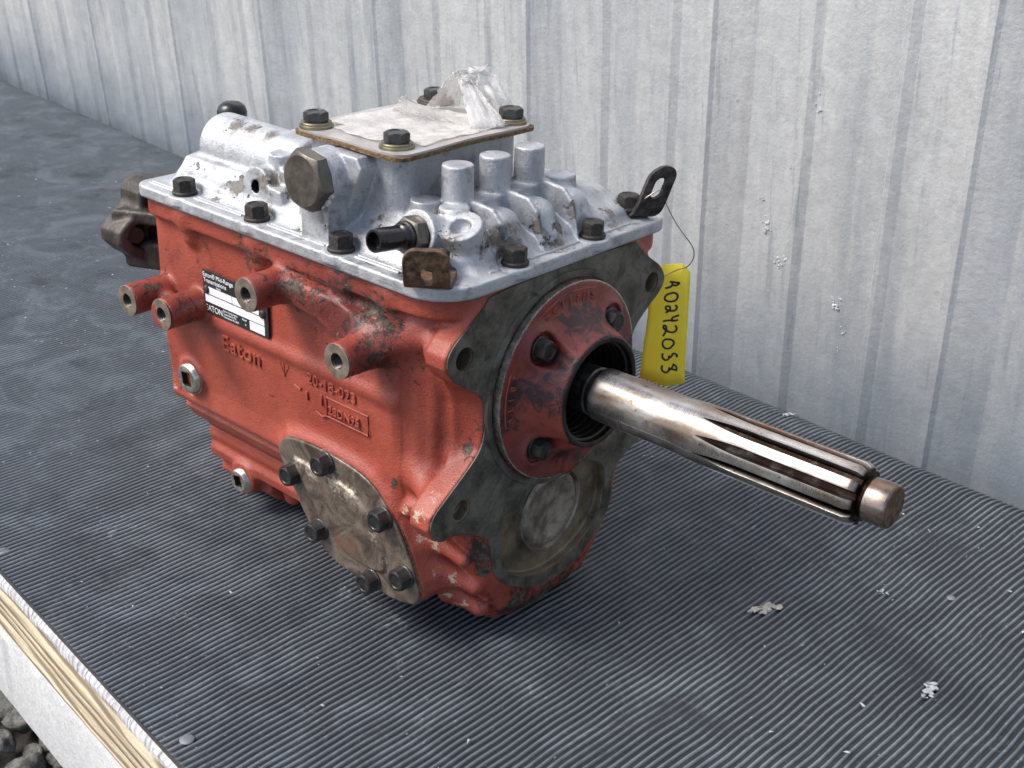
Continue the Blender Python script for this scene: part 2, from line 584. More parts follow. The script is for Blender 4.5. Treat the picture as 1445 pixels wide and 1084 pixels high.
def text_mesh(name, s, size, ext, m, parent, mat, bev=0.0, space=1.0, xs=1.0, align='LEFT'):
    cu = bpy.data.curves.new(name, 'FONT')
    cu.body = s
    cu.size = size * MM
    cu.extrude = ext * MM
    cu.bevel_depth = bev * MM
    cu.bevel_resolution = 1
    cu.space_character = space
    cu.align_x = align
    tmp = bpy.data.objects.new("tmp", cu)
    COL.objects.link(tmp)
    dg = bpy.context.evaluated_depsgraph_get()
    me = bpy.data.meshes.new_from_object(tmp.evaluated_get(dg))
    bpy.data.objects.remove(tmp)
    bpy.data.curves.remove(cu)
    me.name = name
    me.transform(Matrix.Diagonal((xs, 1, 1, 1)))
    me.materials.clear()
    me.materials.append(m)
    o = bpy.data.objects.new(name, me)
    COL.objects.link(o)
    if parent is not None: o.parent = parent
    o.matrix_local = mat
    return o

def tube_bm(bm, pts, r, n=8, cap=True, flat=1.0):
    P = [Vector(p) for p in pts]
    prev = None
    rings = []
    up = None
    for i, p in enumerate(P):
        d = (P[min(i + 1, len(P) - 1)] - P[max(i - 1, 0)]).normalized()
        if up is None:
            up = Vector((0, 0, 1)) if abs(d.z) < .8 else Vector((1, 0, 0))
        a = d.cross(up).normalized()
        b = a.cross(d).normalized()
        up = b
        rr = r[i] if isinstance(r, (list, tuple)) else r
        rings.append([bm.verts.new(p + a * rr * math.cos(2 * math.pi * k / n) + b * rr * flat * math.sin(2 * math.pi * k / n)) for k in range(n)])
    for a, b in zip(rings, rings[1:]):
        for k in range(n):
            bm.faces.new((a[k], a[(k + 1) % n], b[(k + 1) % n], b[k]))
    if cap:
        bm.faces.new(list(reversed(rings[0])))
        bm.faces.new(rings[-1])

# ------------------------------------------------------------------ signed distance modelling
def poly_sd(PX, PY, poly):
    p = np.asarray(poly, dtype=np.float64)
    d = np.full(PX.shape, 1e18)
    ins = np.zeros(PX.shape, bool)
    n = len(p)
    for i in range(n):
        a, b = p[i], p[(i + 1) % n]
        e = b - a
        L = e @ e
        if L < 1e-12: continue
        wx, wy = PX - a[0], PY - a[1]
        t = np.clip((wx * e[0] + wy * e[1]) / L, 0, 1)
        d = np.minimum(d, (wx - e[0] * t) ** 2 + (wy - e[1] * t) ** 2)
        if a[1] != b[1]:
            c = ((a[1] <= PY) & (b[1] > PY)) | ((b[1] <= PY) & (a[1] > PY))
            xi = a[0] + (PY - a[1]) * e[0] / e[1]
            ins ^= c & (PX < xi)
    d = np.sqrt(d)
    return np.where(ins, -d, d)

class Field:
    def __init__(s, lo, hi, h):
        s.h = h
        s.ax = [np.arange(lo[i], hi[i] + h, h, dtype=np.float64) for i in range(3)]
        s.D = np.full([len(a) for a in s.ax], 50.0, dtype=np.float32)
    def sl(s, lo, hi):
        out = []
        for i in range(3):
            a = max(0, int(np.searchsorted(s.ax[i], lo[i])))
            b = min(len(s.ax[i]), int(np.searchsorted(s.ax[i], hi[i], side='right')))
            out.append(slice(a, max(a, b)))
        return tuple(out)
    def comb(s, sl, d, k, sub):
        D = s.D[sl]
        if D.size == 0: return
        d = d.astype(np.float32)
        if sub:
            a, b = D, -d
            if k > 0:
                h = np.maximum(k - np.abs(a - b), 0) / k
                s.D[sl] = np.maximum(a, b) + h * h * k * .25
            else:
                s.D[sl] = np.maximum(a, b)
        else:
            if k > 0:
                h = np.maximum(k - np.abs(D - d), 0) / k
                s.D[sl] = np.minimum(D, d) - h * h * k * .25
            else:
                s.D[sl] = np.minimum(D, d)
    def extr(s, axis, poly, lo, hi, k=0, r=0, sub=False, draft=0.0):
        oth = [i for i in range(3) if i != axis]
        p = np.asarray(poly)
        m = k + 3 * s.h + r + abs(draft) * (hi - lo)
        L = [0, 0, 0]; Hh = [0, 0, 0]
        L[axis], Hh[axis] = lo - m, hi + m
        for j, o in enumerate(oth):
            L[o], Hh[o] = p[:, j].min() - m, p[:, j].max() + m
        sl = s.sl(L, Hh)
        A = [s.ax[i][sl[i]] for i in range(3)]
        PX, PY = np.meshgrid(A[oth[0]], A[oth[1]], indexing='ij')
        d2 = poly_sd(PX, PY, poly) + r
        d2 = np.expand_dims(d2, axis)
        z = A[axis]
        shp = [1, 1, 1]; shp[axis] = len(z)
        dz = np.abs(z - (lo + hi) / 2) - (hi - lo) / 2 + r
        dz = dz.reshape(shp)
        if draft:
            # positive draft: shrinks towards hi ; negative: shrinks towards lo
            q = (z - lo) if draft > 0 else (hi - z)
            d2 = d2 + np.clip(q, 0, None).reshape(shp) * abs(draft)
        d = np.minimum(np.maximum(d2, dz), 0) + np.sqrt(np.maximum(d2, 0) ** 2 + np.maximum(dz, 0) ** 2) - r
        s.comb(sl, d, k, sub)
    def cyl(s, p0, p1, r0, r1=None, k=0, r=0, sub=False):
        if r1 is None: r1 = r0
        p0 = np.array(p0, float); p1 = np.array(p1, float)
        m = max(r0, r1) + k + 3 * s.h
        sl = s.sl(np.minimum(p0, p1) - m, np.maximum(p0, p1) + m)
        X, Y, Z = np.meshgrid(*[s.ax[i][sl[i]] for i in range(3)], indexing='ij')
        e = p1 - p0
        L = np.linalg.norm(e); e = e / L
        wx, wy, wz = X - p0[0], Y - p0[1], Z - p0[2]
        t = wx * e[0] + wy * e[1] + wz * e[2]
        rad = np.sqrt(np.maximum(wx * wx + wy * wy + wz * wz - t * t, 0))
        rr = r0 + (r1 - r0) * np.clip(t / L, 0, 1)
        a = rad - rr + r
        b = np.abs(t - L / 2) - L / 2 + r
        d = np.minimum(np.maximum(a, b), 0) + np.sqrt(np.maximum(a, 0) ** 2 + np.maximum(b, 0) ** 2) - r
        s.comb(sl, d, k, sub)
    def cap(s, p0, p1, r0, r1=None, k=0, sub=False):
        if r1 is None: r1 = r0
        p0 = np.array(p0, float); p1 = np.array(p1, float)
        m = max(r0, r1) + k + 3 * s.h
        sl = s.sl(np.minimum(p0, p1) - m, np.maximum(p0, p1) + m)
        X, Y, Z = np.meshgrid(*[s.ax[i][sl[i]] for i in range(3)], indexing='ij')
        e = p1 - p0
        L2 = e @ e
        wx, wy, wz = X - p0[0], Y - p0[1], Z - p0[2]
        t = np.clip((wx * e[0] + wy * e[1] + wz * e[2]) / L2, 0, 1)
        d = np.sqrt((wx - e[0] * t) ** 2 + (wy - e[1] * t) ** 2 + (wz - e[2] * t) ** 2) - (r0 + (r1 - r0) * t)
        s.comb(sl, d, k, sub)
    def mesh(s, name, mats, parent, attrs=None):
        D = s.D
        # keep boundary outside
        D[0], D[-1], D[:, 0], D[:, -1], D[:, :, 0], D[:, :, -1] = 5, 5, 5, 5, 5, 5
        ins = D < 0
        nx, ny, nz = D.shape
        c = ins[:-1, :-1, :-1].astype(np.int8)
        tot = np.zeros((nx - 1, ny - 1, nz - 1), np.int8)
        for i in (0, 1):
            for j in (0, 1):
                for k in (0, 1):
                    tot += ins[i:nx - 1 + i, j:ny - 1 + j, k:nz - 1 + k]
        act = (tot > 0) & (tot < 8)
        I, J, K = np.nonzero(act)
        n = len(I)
        idx = np.full(act.shape, -1, np.int32)
        idx[I, J, K] = np.arange(n)
        acc = np.zeros((n, 3)); cnt = np.zeros(n)
        co = [(i, j, k) for i in (0, 1) for j in (0, 1) for k in (0, 1)]
        vals = {c_: D[I + c_[0], J + c_[1], K + c_[2]].astype(np.float64) for c_ in co}
        for a in co:
            for axis in range(3):
                if a[axis] == 0:
                    b = list(a); b[axis] = 1; b = tuple(b)
                    va, vb = vals[a], vals[b]
                    m = (va < 0) != (vb < 0)
                    t = np.where(m, va / np.where(m, va - vb, 1), 0)
                    p = np.array(a, float)[None, :].repeat(n, 0)
                    p[:, axis] += t
                    acc += p * m[:, None]
                    cnt += m
        P = acc / cnt[:, None]
        V = np.stack([s.ax[0][I], s.ax[1][J], s.ax[2][K]], 1) + P * s.h
        Fs = []
        # edges along each axis
        for axis in range(3):
            o1, o2 = [(1, 2), (2, 0), (0, 1)][axis]
            slA = [slice(0, nx), slice(0, ny), slice(0, nz)]
            shape = [nx, ny, nz]
            a = [slice(None)] * 3; b = [slice(None)] * 3
            a[axis] = slice(0, shape[axis] - 1); b[axis] = slice(1, shape[axis])
            A = ins[tuple(a)]; B = ins[tuple(b)]
            ch = A != B
            e = np.nonzero(ch)
            sel = (e[o1] > 0) & (e[o2] > 0) & (e[o1] < shape[o1] - 1) & (e[o2] < shape[o2] - 1)
            e = [q[sel] for q in e]
            ina = A[tuple(e)]
            def g(d1, d2):
                q = [e[0].copy(), e[1].copy(), e[2].copy()]
                q[o1] -= d1; q[o2] -= d2
                return idx[tuple(q)]
            q = np.stack([g(1, 1), g(0, 1), g(0, 0), g(1, 0)], 1)
            q[~ina] = q[~ina][:, ::-1]
            Fs.append(q)
        F = np.concatenate(Fs)
        me = bpy.data.meshes.new(name)
        me.vertices.add(len(V))
        me.vertices.foreach_set("co", (V * MM).astype(np.float32).ravel())
        me.loops.add(len(F) * 4)
        me.loops.foreach_set("vertex_index", F.astype(np.int32).ravel())
        me.polygons.add(len(F))
        me.polygons.foreach_set("loop_start", np.arange(0, len(F) * 4, 4, dtype=np.int32))
        me.update(calc_edges=True)
        me.validate()
        for m in mats: me.materials.append(m)
        me.shade_smooth()
        for an, spots in (attrs or {}).items():
            set_spots(me, an, V, spots)
        o = bpy.data.objects.new(name, me)
        COL.objects.link(o)
        if parent is not None: o.parent = parent
        return o

def set_spots(me, an, V, spots):
    w = np.zeros(len(V))
    for sp in spots:
        x, y, z, r = sp[:4]
        amp = sp[4] if len(sp) > 4 else 1.0
        d = np.sqrt((V[:, 0] - x) ** 2 + (V[:, 1] - y) ** 2 + (V[:, 2] - z) ** 2) / r
        w = np.maximum(w, np.clip(1.25 - d, 0, 1) * amp)
    at = me.attributes.new(an, 'FLOAT', 'POINT')
    at.data.foreach_set("value", w.astype(np.float32))

# ================================================================== SETTING
# ---- rubber mat with real ridges, lying on the bench and rolling over its far edge
PITCH = 0.00508
RA = math.radians(-3.5)          # ridges run a little off square
def build_mat():
    near, flat_end, R = -0.2840, 0.362, 0.050
    prof = []                    # (y, z, normal_y, normal_z)
    ys = np.linspace(near, flat_end, 34)
    for y in ys: prof.append((y, 0.0, 0, 1))
    for i in range(1, 13):
        a = math.radians(i * 90 / 12)
        prof.append((flat_end + R * math.sin(a), -R + R * math.cos(a), math.sin(a), math.cos(a)))
    prof.append((flat_end + R, -R - .05, 1, 0))
    prof = np.array(prof)
    # ridge section: groove, rise, top, fall
    sec = [(0.0, 0.0, 0.0), (0.42, 0.0, 0.0), (0.53, 1.0, 1.0), (0.79, 1.0, 1.0), (0.91, 0.0, 0.0)]
    hgt = 0.00135
    us = []
    x0, x1 = -2.35, 0.62
    nr = int((x1 - x0) / PITCH)
    for i in range(nr):
        for s, h, c in sec[:-1] + [sec[-1]]:
            us.append((x0 + (i + s) * PITCH, h, c))
    us = np.array(us)
    nu, npf = len(us), len(prof)
    U, Pj = np.meshgrid(np.arange(nu), np.arange(npf), indexing='ij')
    x = us[U, 0]; h = us[U, 1] * hgt
    y, z, ny, nz = [prof[Pj, k] for k in range(4)]
    s_len = np.concatenate([[0], np.cumsum(np.hypot(np.diff(prof[:, 0]), np.diff(prof[:, 1])))])[Pj]
    xx = x + math.sin(RA) * (s_len - .3)
    # slow waviness of the ridges and of the sheet
    xx = xx + .0010 * np.sin(y * 17 + xx * 5) + .0004 * np.sin(y * 37 + xx * 13) + .0004 * np.sin(y * 110 + xx * 31)
    wav = .0011 * np.sin(xx * 9 + 1) * np.sin(y * 8) + .0006 * np.sin(xx * 23 + y * 11) - .001
    edge = np.clip((y - .30) / .09, 0, 1)
    dy = .003 * np.sin(xx * 3.1 + .4) * edge
    V = np.stack([xx, y + ny * h + dy, z + nz * (h) + wav * np.clip(nz, 0, 1)], -1).reshape(-1, 3)
    F = []
    ii = np.arange(nu - 1)[:, None] * npf + np.arange(npf - 1)[None, :]
    F = np.stack([ii, ii + npf, ii + npf + 1, ii + 1], -1).reshape(-1, 4)
    me = bpy.data.meshes.new("rubber_mat")
    me.vertices.add(len(V)); me.vertices.foreach_set("co", V.astype(np.float32).ravel())
    me.loops.add(len(F) * 4); me.loops.foreach_set("vertex_index", F.astype(np.int32).ravel())
    me.polygons.add(len(F)); me.polygons.foreach_set("loop_start", np.arange(0, len(F) * 4, 4, dtype=np.int32))
    me.update(calc_edges=True)
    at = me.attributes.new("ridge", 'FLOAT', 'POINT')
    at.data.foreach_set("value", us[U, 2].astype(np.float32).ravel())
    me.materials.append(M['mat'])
    me.shade_smooth()
    me.set_sharp_from_angle(angle=math.radians(80))
    o = bpy.data.objects.new("rubber_mat", me)
    COL.objects.link(o)
    tag(o, "dark grey ribbed rubber mat covering the bench under the gearbox", "mat")
    return o
rubber = build_mat()
# cut edge of the mat: a thin strip under the ridges
bm = bmesh.new()
bmesh.ops.create_cube(bm, size=1, matrix=Matrix.Translation((-.865, -.2830, -.0026)) @ Matrix.Diagonal((2.97, .0022, .0036, 1)))
mt = from_bm("mat_edge", bm, simple("rubber_edge", (.05, .05, .048), .7), rubber, scale=1)
# nails through the mat
for (x, y, r) in ((-0.0473, -0.2703, .0046), (-0.3276, -0.273, .0046), (0.1756, 0.2217, .003)):
    v, f = lathe([(r, 0), (r, .0006), (r * .93, .0009), (r * .3, .00095)], 28, cap1=True)
    o = mkobj("nail", v, f, M['nail'], rubber, Matrix.Translation((x, y, .0003)), scale=1)
    o["label"] = "round grey nail head pressed into the mat"

# ---- bench timber
bench = empty("wooden_bench", Matrix.Translation((-.9, .05, -.06)))
tag(bench, "weathered wooden bench edged with a bare plank over a whitish board", "bench")
def world_child(name, bm, m, parent, sharp=35):
    o = from_bm(name, bm, m, None, None, sharp, 1)
    o.parent = parent
    o.matrix_parent_inverse = parent.matrix_world.inverted()
    return o
bpy.context.view_layer.update()
def plank(name, x0, x1, y0, y1, z0, z1, m, rough=.0, seed=0, nx=220):
    bm = bmesh.new()
    rr = random.Random(seed)
    xs = [x0 + (x1 - x0) * i / nx for i in range(nx + 1)]
    rings = []
    for x in xs:
        j = lambda s=1.0, q=0: rough * s * (mnoise.noise(Vector((x * 38 + seed * 9, q * 3.1, 0))) + .6 * mnoise.noise(Vector((x * 130, q * 5.1 + seed, 0))))
        b = .002
        pts = [(y0 + j(1, 1), z0 + b), (y0 + j(1, 2), z1 - b * 2 + j(.7, 3)), (y0 + b * 1.6 + j(1.4, 4), z1 + j(.5, 5) * .4), (y1, z1), (y1, z0), (y0 + b, z0)]
        rings.append([bm.verts.new((x, a, c)) for a, c in pts])
    for a, b2 in zip(rings, rings[1:]):
        for k in range(6):
            bm.faces.new((a[k], b2[k], b2[(k + 1) % 6], a[(k + 1) % 6]))
    bm.faces.new(rings[0]); bm.faces.new(list(reversed(rings[-1])))
    return world_child(name, bm, m, bench, 40)
# broken weathered upper layer, bare edge-grain below, bright batten, painted fascia
plank("plank", -2.35, -.095, -.2862, .335, -.0155, -.0045, M['woodgrey'], .0010, 1)
plank("plank", -.0945, .62, -.2860, .335, -.0155, -.0048, M['woodgrey'], .0010, 5, 90)
plank("plank", -2.35, .62, -.2890, .335, -.040, -.0157, M['wood'], .0005, 2)
plank("batten", -2.35, .62, -.2915, -.27, -.0490, -.0402, M['wood'], .0004, 3)
plank("fascia_board", -2.35, .62, -.2930, -.275, -.1235, -.0492, M['fascia'], .0006, 4)
for x in (-2.1, -.9, .3):
    bm = bmesh.new()
    bmesh.ops.create_cube(bm, size=1, matrix=Matrix.Translation((x, .05, -.26)) @ Matrix.Diagonal((.08, .5, .37, 1)))
    world_child("bench_leg", bm, M['fascia'], bench)

# ---- corrugated wall
bpy.context.view_layer.update()
wall = empty("metal_wall", Matrix.Translation((-.9, .47, -.4)))
tag(wall, "ribbed galvanised sheet metal wall standing behind the bench", "wall")
bpy.context.view_layer.update()
ZS = Vector((.041, -.0733, .9965)).normalized()
def wall_profile():
    """(x, outward) along the sheet; outward = towards the camera (-y)"""
    P = []
    base = [-3.2, -2.93, -2.66, -2.40, -2.135, -1.87, -1.6, -1.31, -1.045, -.775, -.498, -.2455, .0267, .29, .56, .83, 1.1]
    for i, b in enumerate(base):
        # major rib: quick rise at b, flat top, long fall, then two minor swages
        P += [(b - .004, 0), (b, .0130), (b + .006, .0130), (b + .010, .0105), (b + .048, .0003)]
        P += [(b + .104, .0), (b + .106, .0030), (b + .110, .0030), (b + .119, .0)]
        P += [(b + .196, .0), (b + .198, .0030), (b + .202, .0030), (b + .211, .0)]
    return P
def build_sheet(x0, x1, off, name):
    prof = [(x, o) for x, o in wall_profile() if x0 - 1e-6 <= x <= x1 + 1e-6]
    pts = []
    for (a, b) in zip(prof, prof[1:]):
        n = max(1, int((b[0] - a[0]) / .02))
        for i in range(n):
            t = i / n
            pts.append((a[0] + (b[0] - a[0]) * t, a[1] + (b[1] - a[1]) * t))
    pts.append(prof[-1])
    zz = np.linspace(-.5, 1.4, 40)
    bm = bmesh.new()
    grid = []
    for (x, o) in pts:
        col = []
        for z in zz:
            den = .0016 * mnoise.noise(Vector((x * 6, z * 3, 3.3))) + .0005 * mnoise.noise(Vector((x * 24, z * 9, 8.3)))
            c = Vector((x, .43 - o - off + den, 0)) + ZS * (z / ZS.z)
            col.append(bm.verts.new(c))
        grid.append(col)
    for a, b in zip(grid, grid[1:]):
        for k in range(len(zz) - 1):
            bm.faces.new((a[k], b[k], b[k + 1], a[k + 1]))
    o = world_child(name, bm, M['wall'], wall, 6)
    md = o.modifiers.new("thick", 'SOLIDIFY')
    md.thickness = .0012
    md.offset = 1
    return o
build_sheet(-3.25, -1.58, 0.0, "wall_sheet")
build_sheet(-1.606, .36, 0.0035, "wall_sheet")
build_sheet(.28, 1.4, 0.0, "wall_sheet")
# mortar / paint crumbs stuck on the sheets
def crumb(bm, c, r, n, seed):
    rr = random.Random(seed)
    for i in range(n):
        a = rr.uniform(0, 6.28); d = r * rr.random() ** .7
        p = Vector(c) + Vector((math.cos(a) * d, 0, math.sin(a) * d * 1.5))
        s = r * (.07 + .30 * rr.random() ** 2)
        mtx = Matrix.Translation(p) @ Matrix.Rotation(rr.uniform(0, 6), 4, 'Y') @ Matrix.Diagonal((s, s * .45, s * rr.uniform(.6, 1.4), 1))
        res = bmesh.ops.create_icosphere(bm, subdivisions=1, radius=1, matrix=mtx)
        for v in res['verts']:
            v.co += Vector((rr.uniform(-1, 1), rr.uniform(-1, 1) * .4, rr.uniform(-1, 1))) * s * .3
CR = [(-.1283, .283, .006), (-.150, .126, .0055), (-.177, .186, .003), (-.168, .160, .0055), (-.148, .22, .0025), (-.083, .105, .0045), (-.072, .08, .003), (-.075, .055, .003), (-.137, .2, .002), (-.118, .02, .0018), (.068, .16, .004)]
for i, (x, z, r) in enumerate(CR):
    bm = bmesh.new()
    wx = x + ZS.x * z / ZS.z
    wy = .43 - .0045 + ZS.y * z / ZS.z
    crumb(bm, (wx, wy - .0008, z), r * 1.25, 22 if r > .004 else 5, i)
    world_child("splash_crumb", bm, M['chalk'], wall)

# ---- ground and stones
bpy.context.view_layer.update()
bm = bmesh.new()
bmesh.ops.create_grid(bm, x_segments=120, y_segments=120, size=60)
for v in bm.verts:
    v.co.z = -.47 + .006 * mnoise.noise(v.co * 3)
ground = from_bm("ground", bm, M['soil'], None, None, 60, 1)
tag(ground, kind='structure')
def stone_mesh(seed):
    rr = random.Random(seed)
    bm = bmesh.new()
    bmesh.ops.create_icosphere(bm, subdivisions=3, radius=1)
    o = Vector((seed * 3.7, seed * 1.3, 0))
    for v in bm.verts:
        n = v.co.normalized()
        k = 1 + .34 * mnoise.noise(n * 1.1 + o) + .16 * mnoise.noise(n * 2.6 + o) + .05 * mnoise.noise(n * 7 + o)
        # flattened facets
        for q in range(3):
            d = Vector((math.sin(seed + q * 2), math.cos(seed * 2 + q), math.sin(q * 3 + seed))).normalized()
            e = n.dot(d)
            if e > .6: k *= 1 - (e - .6) * .9
        v.co = n * k
    me = bpy.data.meshes.new("stone")
    bm.to_mesh(me); bm.free()
    me.materials.append(M['stone'])
    me.shade_smooth()
    return me
smesh = [stone_mesh(i + 1) for i in range(9)]
placed = []
rs = random.Random(11)
# region seen past the bench edge
def try_stone(x, y, r, z, mindist):
    for (a, b, c) in placed:
        if math.hypot(a - x, b - y) < (c + r) * mindist: return False
    placed.append((x, y, r))
    return True
def add_stone(x, y, r, z):
    o = bpy.data.objects.new("stone", rs.choice(smesh))
    COL.objects.link(o)
    o.location = (x, y, z)
    o.rotation_euler = (rs.uniform(0, 6), rs.uniform(0, 6), rs.uniform(0, 6))
    o.scale = (r * rs.uniform(.9, 1.25), r * rs.uniform(.75, 1.0), r * rs.uniform(.6, .8))
    o.parent = ground
    return o
cnt = 0
for t_ in range(6000):
    x, y = rs.uniform(-.98, -.45), rs.uniform(-.42, .02)
    r = rs.choice([.018, .022, .027, .031, .024, .014])
    if try_stone(x, y, r, 0, .86):
        add_stone(x, y, r, -.452 + rs.uniform(-.004, .008)); cnt += 1
    if cnt > 190: break
# the wider gravel, one mass
bm = bmesh.new()
def gravel_mass():
    rg = random.Random(5)
    base = bmesh.new()
    bmesh.ops.create_icosphere(base, subdivisions=1, radius=1)
    bv = [v.co.copy() for v in base.verts]
    bf = [[v.index for v in f.verts] for f in base.faces]
    V, F = [], []
    for i in range(7000):
        x, y = rg.uniform(-2.6, .9), rg.uniform(-1.4, .3)
        r = rg.uniform(.009, .02)
        z = -.459
        if -.99 < x < -.44 and -.43 < y < .03:
            z = -.463; r *= .6
        m = Matrix.Translation((x, y, z)) @ Matrix.Rotation(rg.uniform(0, 6), 4, 'Z') @ Matrix.Diagonal((r * 1.2, r, r * .7, 1))
        o = len(V)
        for c in bv:
            V.append(m @ (c * rg.uniform(.82, 1.12)))
        F += [[a + o for a in q] for q in bf]
    base.free()
    return V, F
gv, gf = gravel_mass()
g = mkobj("gravel", gv, gf, M['gravel'], None, None, True, None, 1)
tag(g, "loose grey gravel on the ground beyond the bench edge", "gravel", kind='stuff')
bm.free()

# ---- flakes lying on the mat
def flake(name, x, y, r, n, seed, label, m, stretch=1.0, ang=0.0):
    rr = random.Random(seed)
    bm = bmesh.new()
    for i in range(n):
        a = rr.uniform(0, 6.28); d = r * rr.random()
        px, py = math.cos(a) * d * stretch, math.sin(a) * d / stretch
        s = r * (.08 + .5 * rr.random() ** 3)
        mtx = Matrix.Translation((px, py, s * .18)) @ Matrix.Rotation(rr.uniform(0, 6), 4, 'Z') @ Matrix.Rotation(rr.uniform(-.5, .5), 4, 'X') @ Matrix.Diagonal((s, s * .7, s * .22, 1))
        res = bmesh.ops.create_icosphere(bm, subdivisions=1, radius=1, matrix=mtx)
        for v in res['verts']:
            v.co += Vector((rr.uniform(-1, 1), rr.uniform(-1, 1), rr.uniform(-1, 1))) * s * .22
    o = from_bm(name, bm, m, None, None, 40, 1)
    o.location = (x, y, .0009)
    o.rotation_euler = (0, 0, ang)
    tag(o, label, "flake")
FL = []
# positions filled from the photo's plan
flake("paint_flake", 0.1395, 0.189, 0.0038, 16, 1, "small white chip on the mat below the end of the shaft", M['chalk'])
flake("foil_flake", 0.2235, 0.117, 0.0064, 40, 2, "crumpled silvery flake near the lower right corner of the mat", M['chalk'], 1.6, 1.9)
flake("plaster_smear", 0.097, 0.108, 0.0076, 60, 3, "pale beige smear of plaster on the mat left of the white chip", simple("beige_plaster", (.42, .38, .32), .8), 1.7, 1.2)
flake("grit_crumb", -0.0859, 0.372, 0.0051, 24, 4, "grey crumb on the mat by the wall above the shaft", M['chalk'], 1.8, 1.3)

def grit():
    rg = random.Random(21)
    V, F = [], []
    base = [(1, 0, 0), (-.5, .8, 0), (-.6, -.7, 0), (.1, .1, .8), (.2, -.5, .4)]
    bf = [(0, 1, 3), (1, 2, 3), (2, 4, 3), (4, 0, 3), (0, 4, 2), (0, 2, 1)]
    for i in range(900):
        x, y = rg.uniform(-1.3, .45), rg.uniform(-.27, .35)
        if -.36 < x < .02 and -.13 < y < .13: continue
        r = .00035 + .0011 * rg.random() ** 4
        m = Matrix.Translation((x, y, .0008)) @ Matrix.Rotation(rg.uniform(0, 6), 4, 'Z') @ Matrix.Diagonal((r * rg.uniform(1, 2.4), r, r * .7, 1))
        o = len(V)
        V += [m @ Vector(c) for c in base]
        F += [[a + o for a in q] for q in bf]
    o = mkobj("grit", V, F, M['chalk'], None, None, False, None, 1)
    tag(o, "tiny pale grit scattered over the ribbed rubber mat", "grit", kind='stuff')
grit()

# ================================================================== TRANSMISSION
G = empty("transmission", GEAR_M)
tag(G, "red truck gearbox with bare aluminium top cover and long splined input shaft", "gearbox")

FACE_L = [(-71, 78.4), (-75.6, 71.5), (-88.9, 62.8), (-102, 54.2), (-107.7, 47.2), (-108, 39.6), (-101.7, 30), (-91.6, 22.2), (-81, 15.3), (-75.7, 9.6), (-73.2, -.8), (-74.1, -12.7), (-77.3, -24.7), (-91.2, -35.9), (-106.6, -46.4), (-120.2, -56), (-122, -65), (-116, -74.5), (-110, -76.8), (-106, -75.4), (-94, -78.8), (-75.7, -87.7), (-66.1, -95.7), (-64, -119.4), (-55.3, -134)]
FACE_B = [(-32.6, -149.5), (-11.5, -157), (14.3, -156.4), (35.9, -148.1), (54, -134)]
FACE_R = [(64, -118), (62, -95.7), (71, -87), (94, -78.8), (107, -74.6), (113, -76), (117.5, -71), (119, -63), (114, -54), (104, -45), (91, -36), (77.3, -24.7), (74.1, -12.7), (73.2, -.8), (75.4, 12.3), (89.9, 24.3), (104.9, 33.4), (109.5, 42.4), (102.3, 53), (85, 64.4), (75, 73.8), (71.2, 78.4)]
FACE = FACE_L + FACE_B + FACE_R
POCKET = [(-57, -81), (-36, -84), (-30, -72), (0, -66), (30, -72), (42, -78), (50, -84), (54, -93), (54.5, -114), (48, -128), (34, -139), (14.6, -146), (-11, -147), (-30, -141), (-48, -131), (-56, -119), (-57.5, -100)]
PTO = [(-174.8, -73.2), (-167, -63.6), (-155.3, -60.3), (-128.9, -58.2), (-100.2, -59.6), (-79.4, -63.7), (-66, -72.7), (-52.8, -88.5), (-43, -105.9), (-34.5, -126.7), (-33.3, -136.1), (-38, -142.4), (-53.7, -146), (-64.1, -146.5), (-96.3, -145.6), (-118.4, -142.9), (-133.2, -134.9), (-147.6, -117.8), (-158.2, -102), (-170.1, -83.9)]

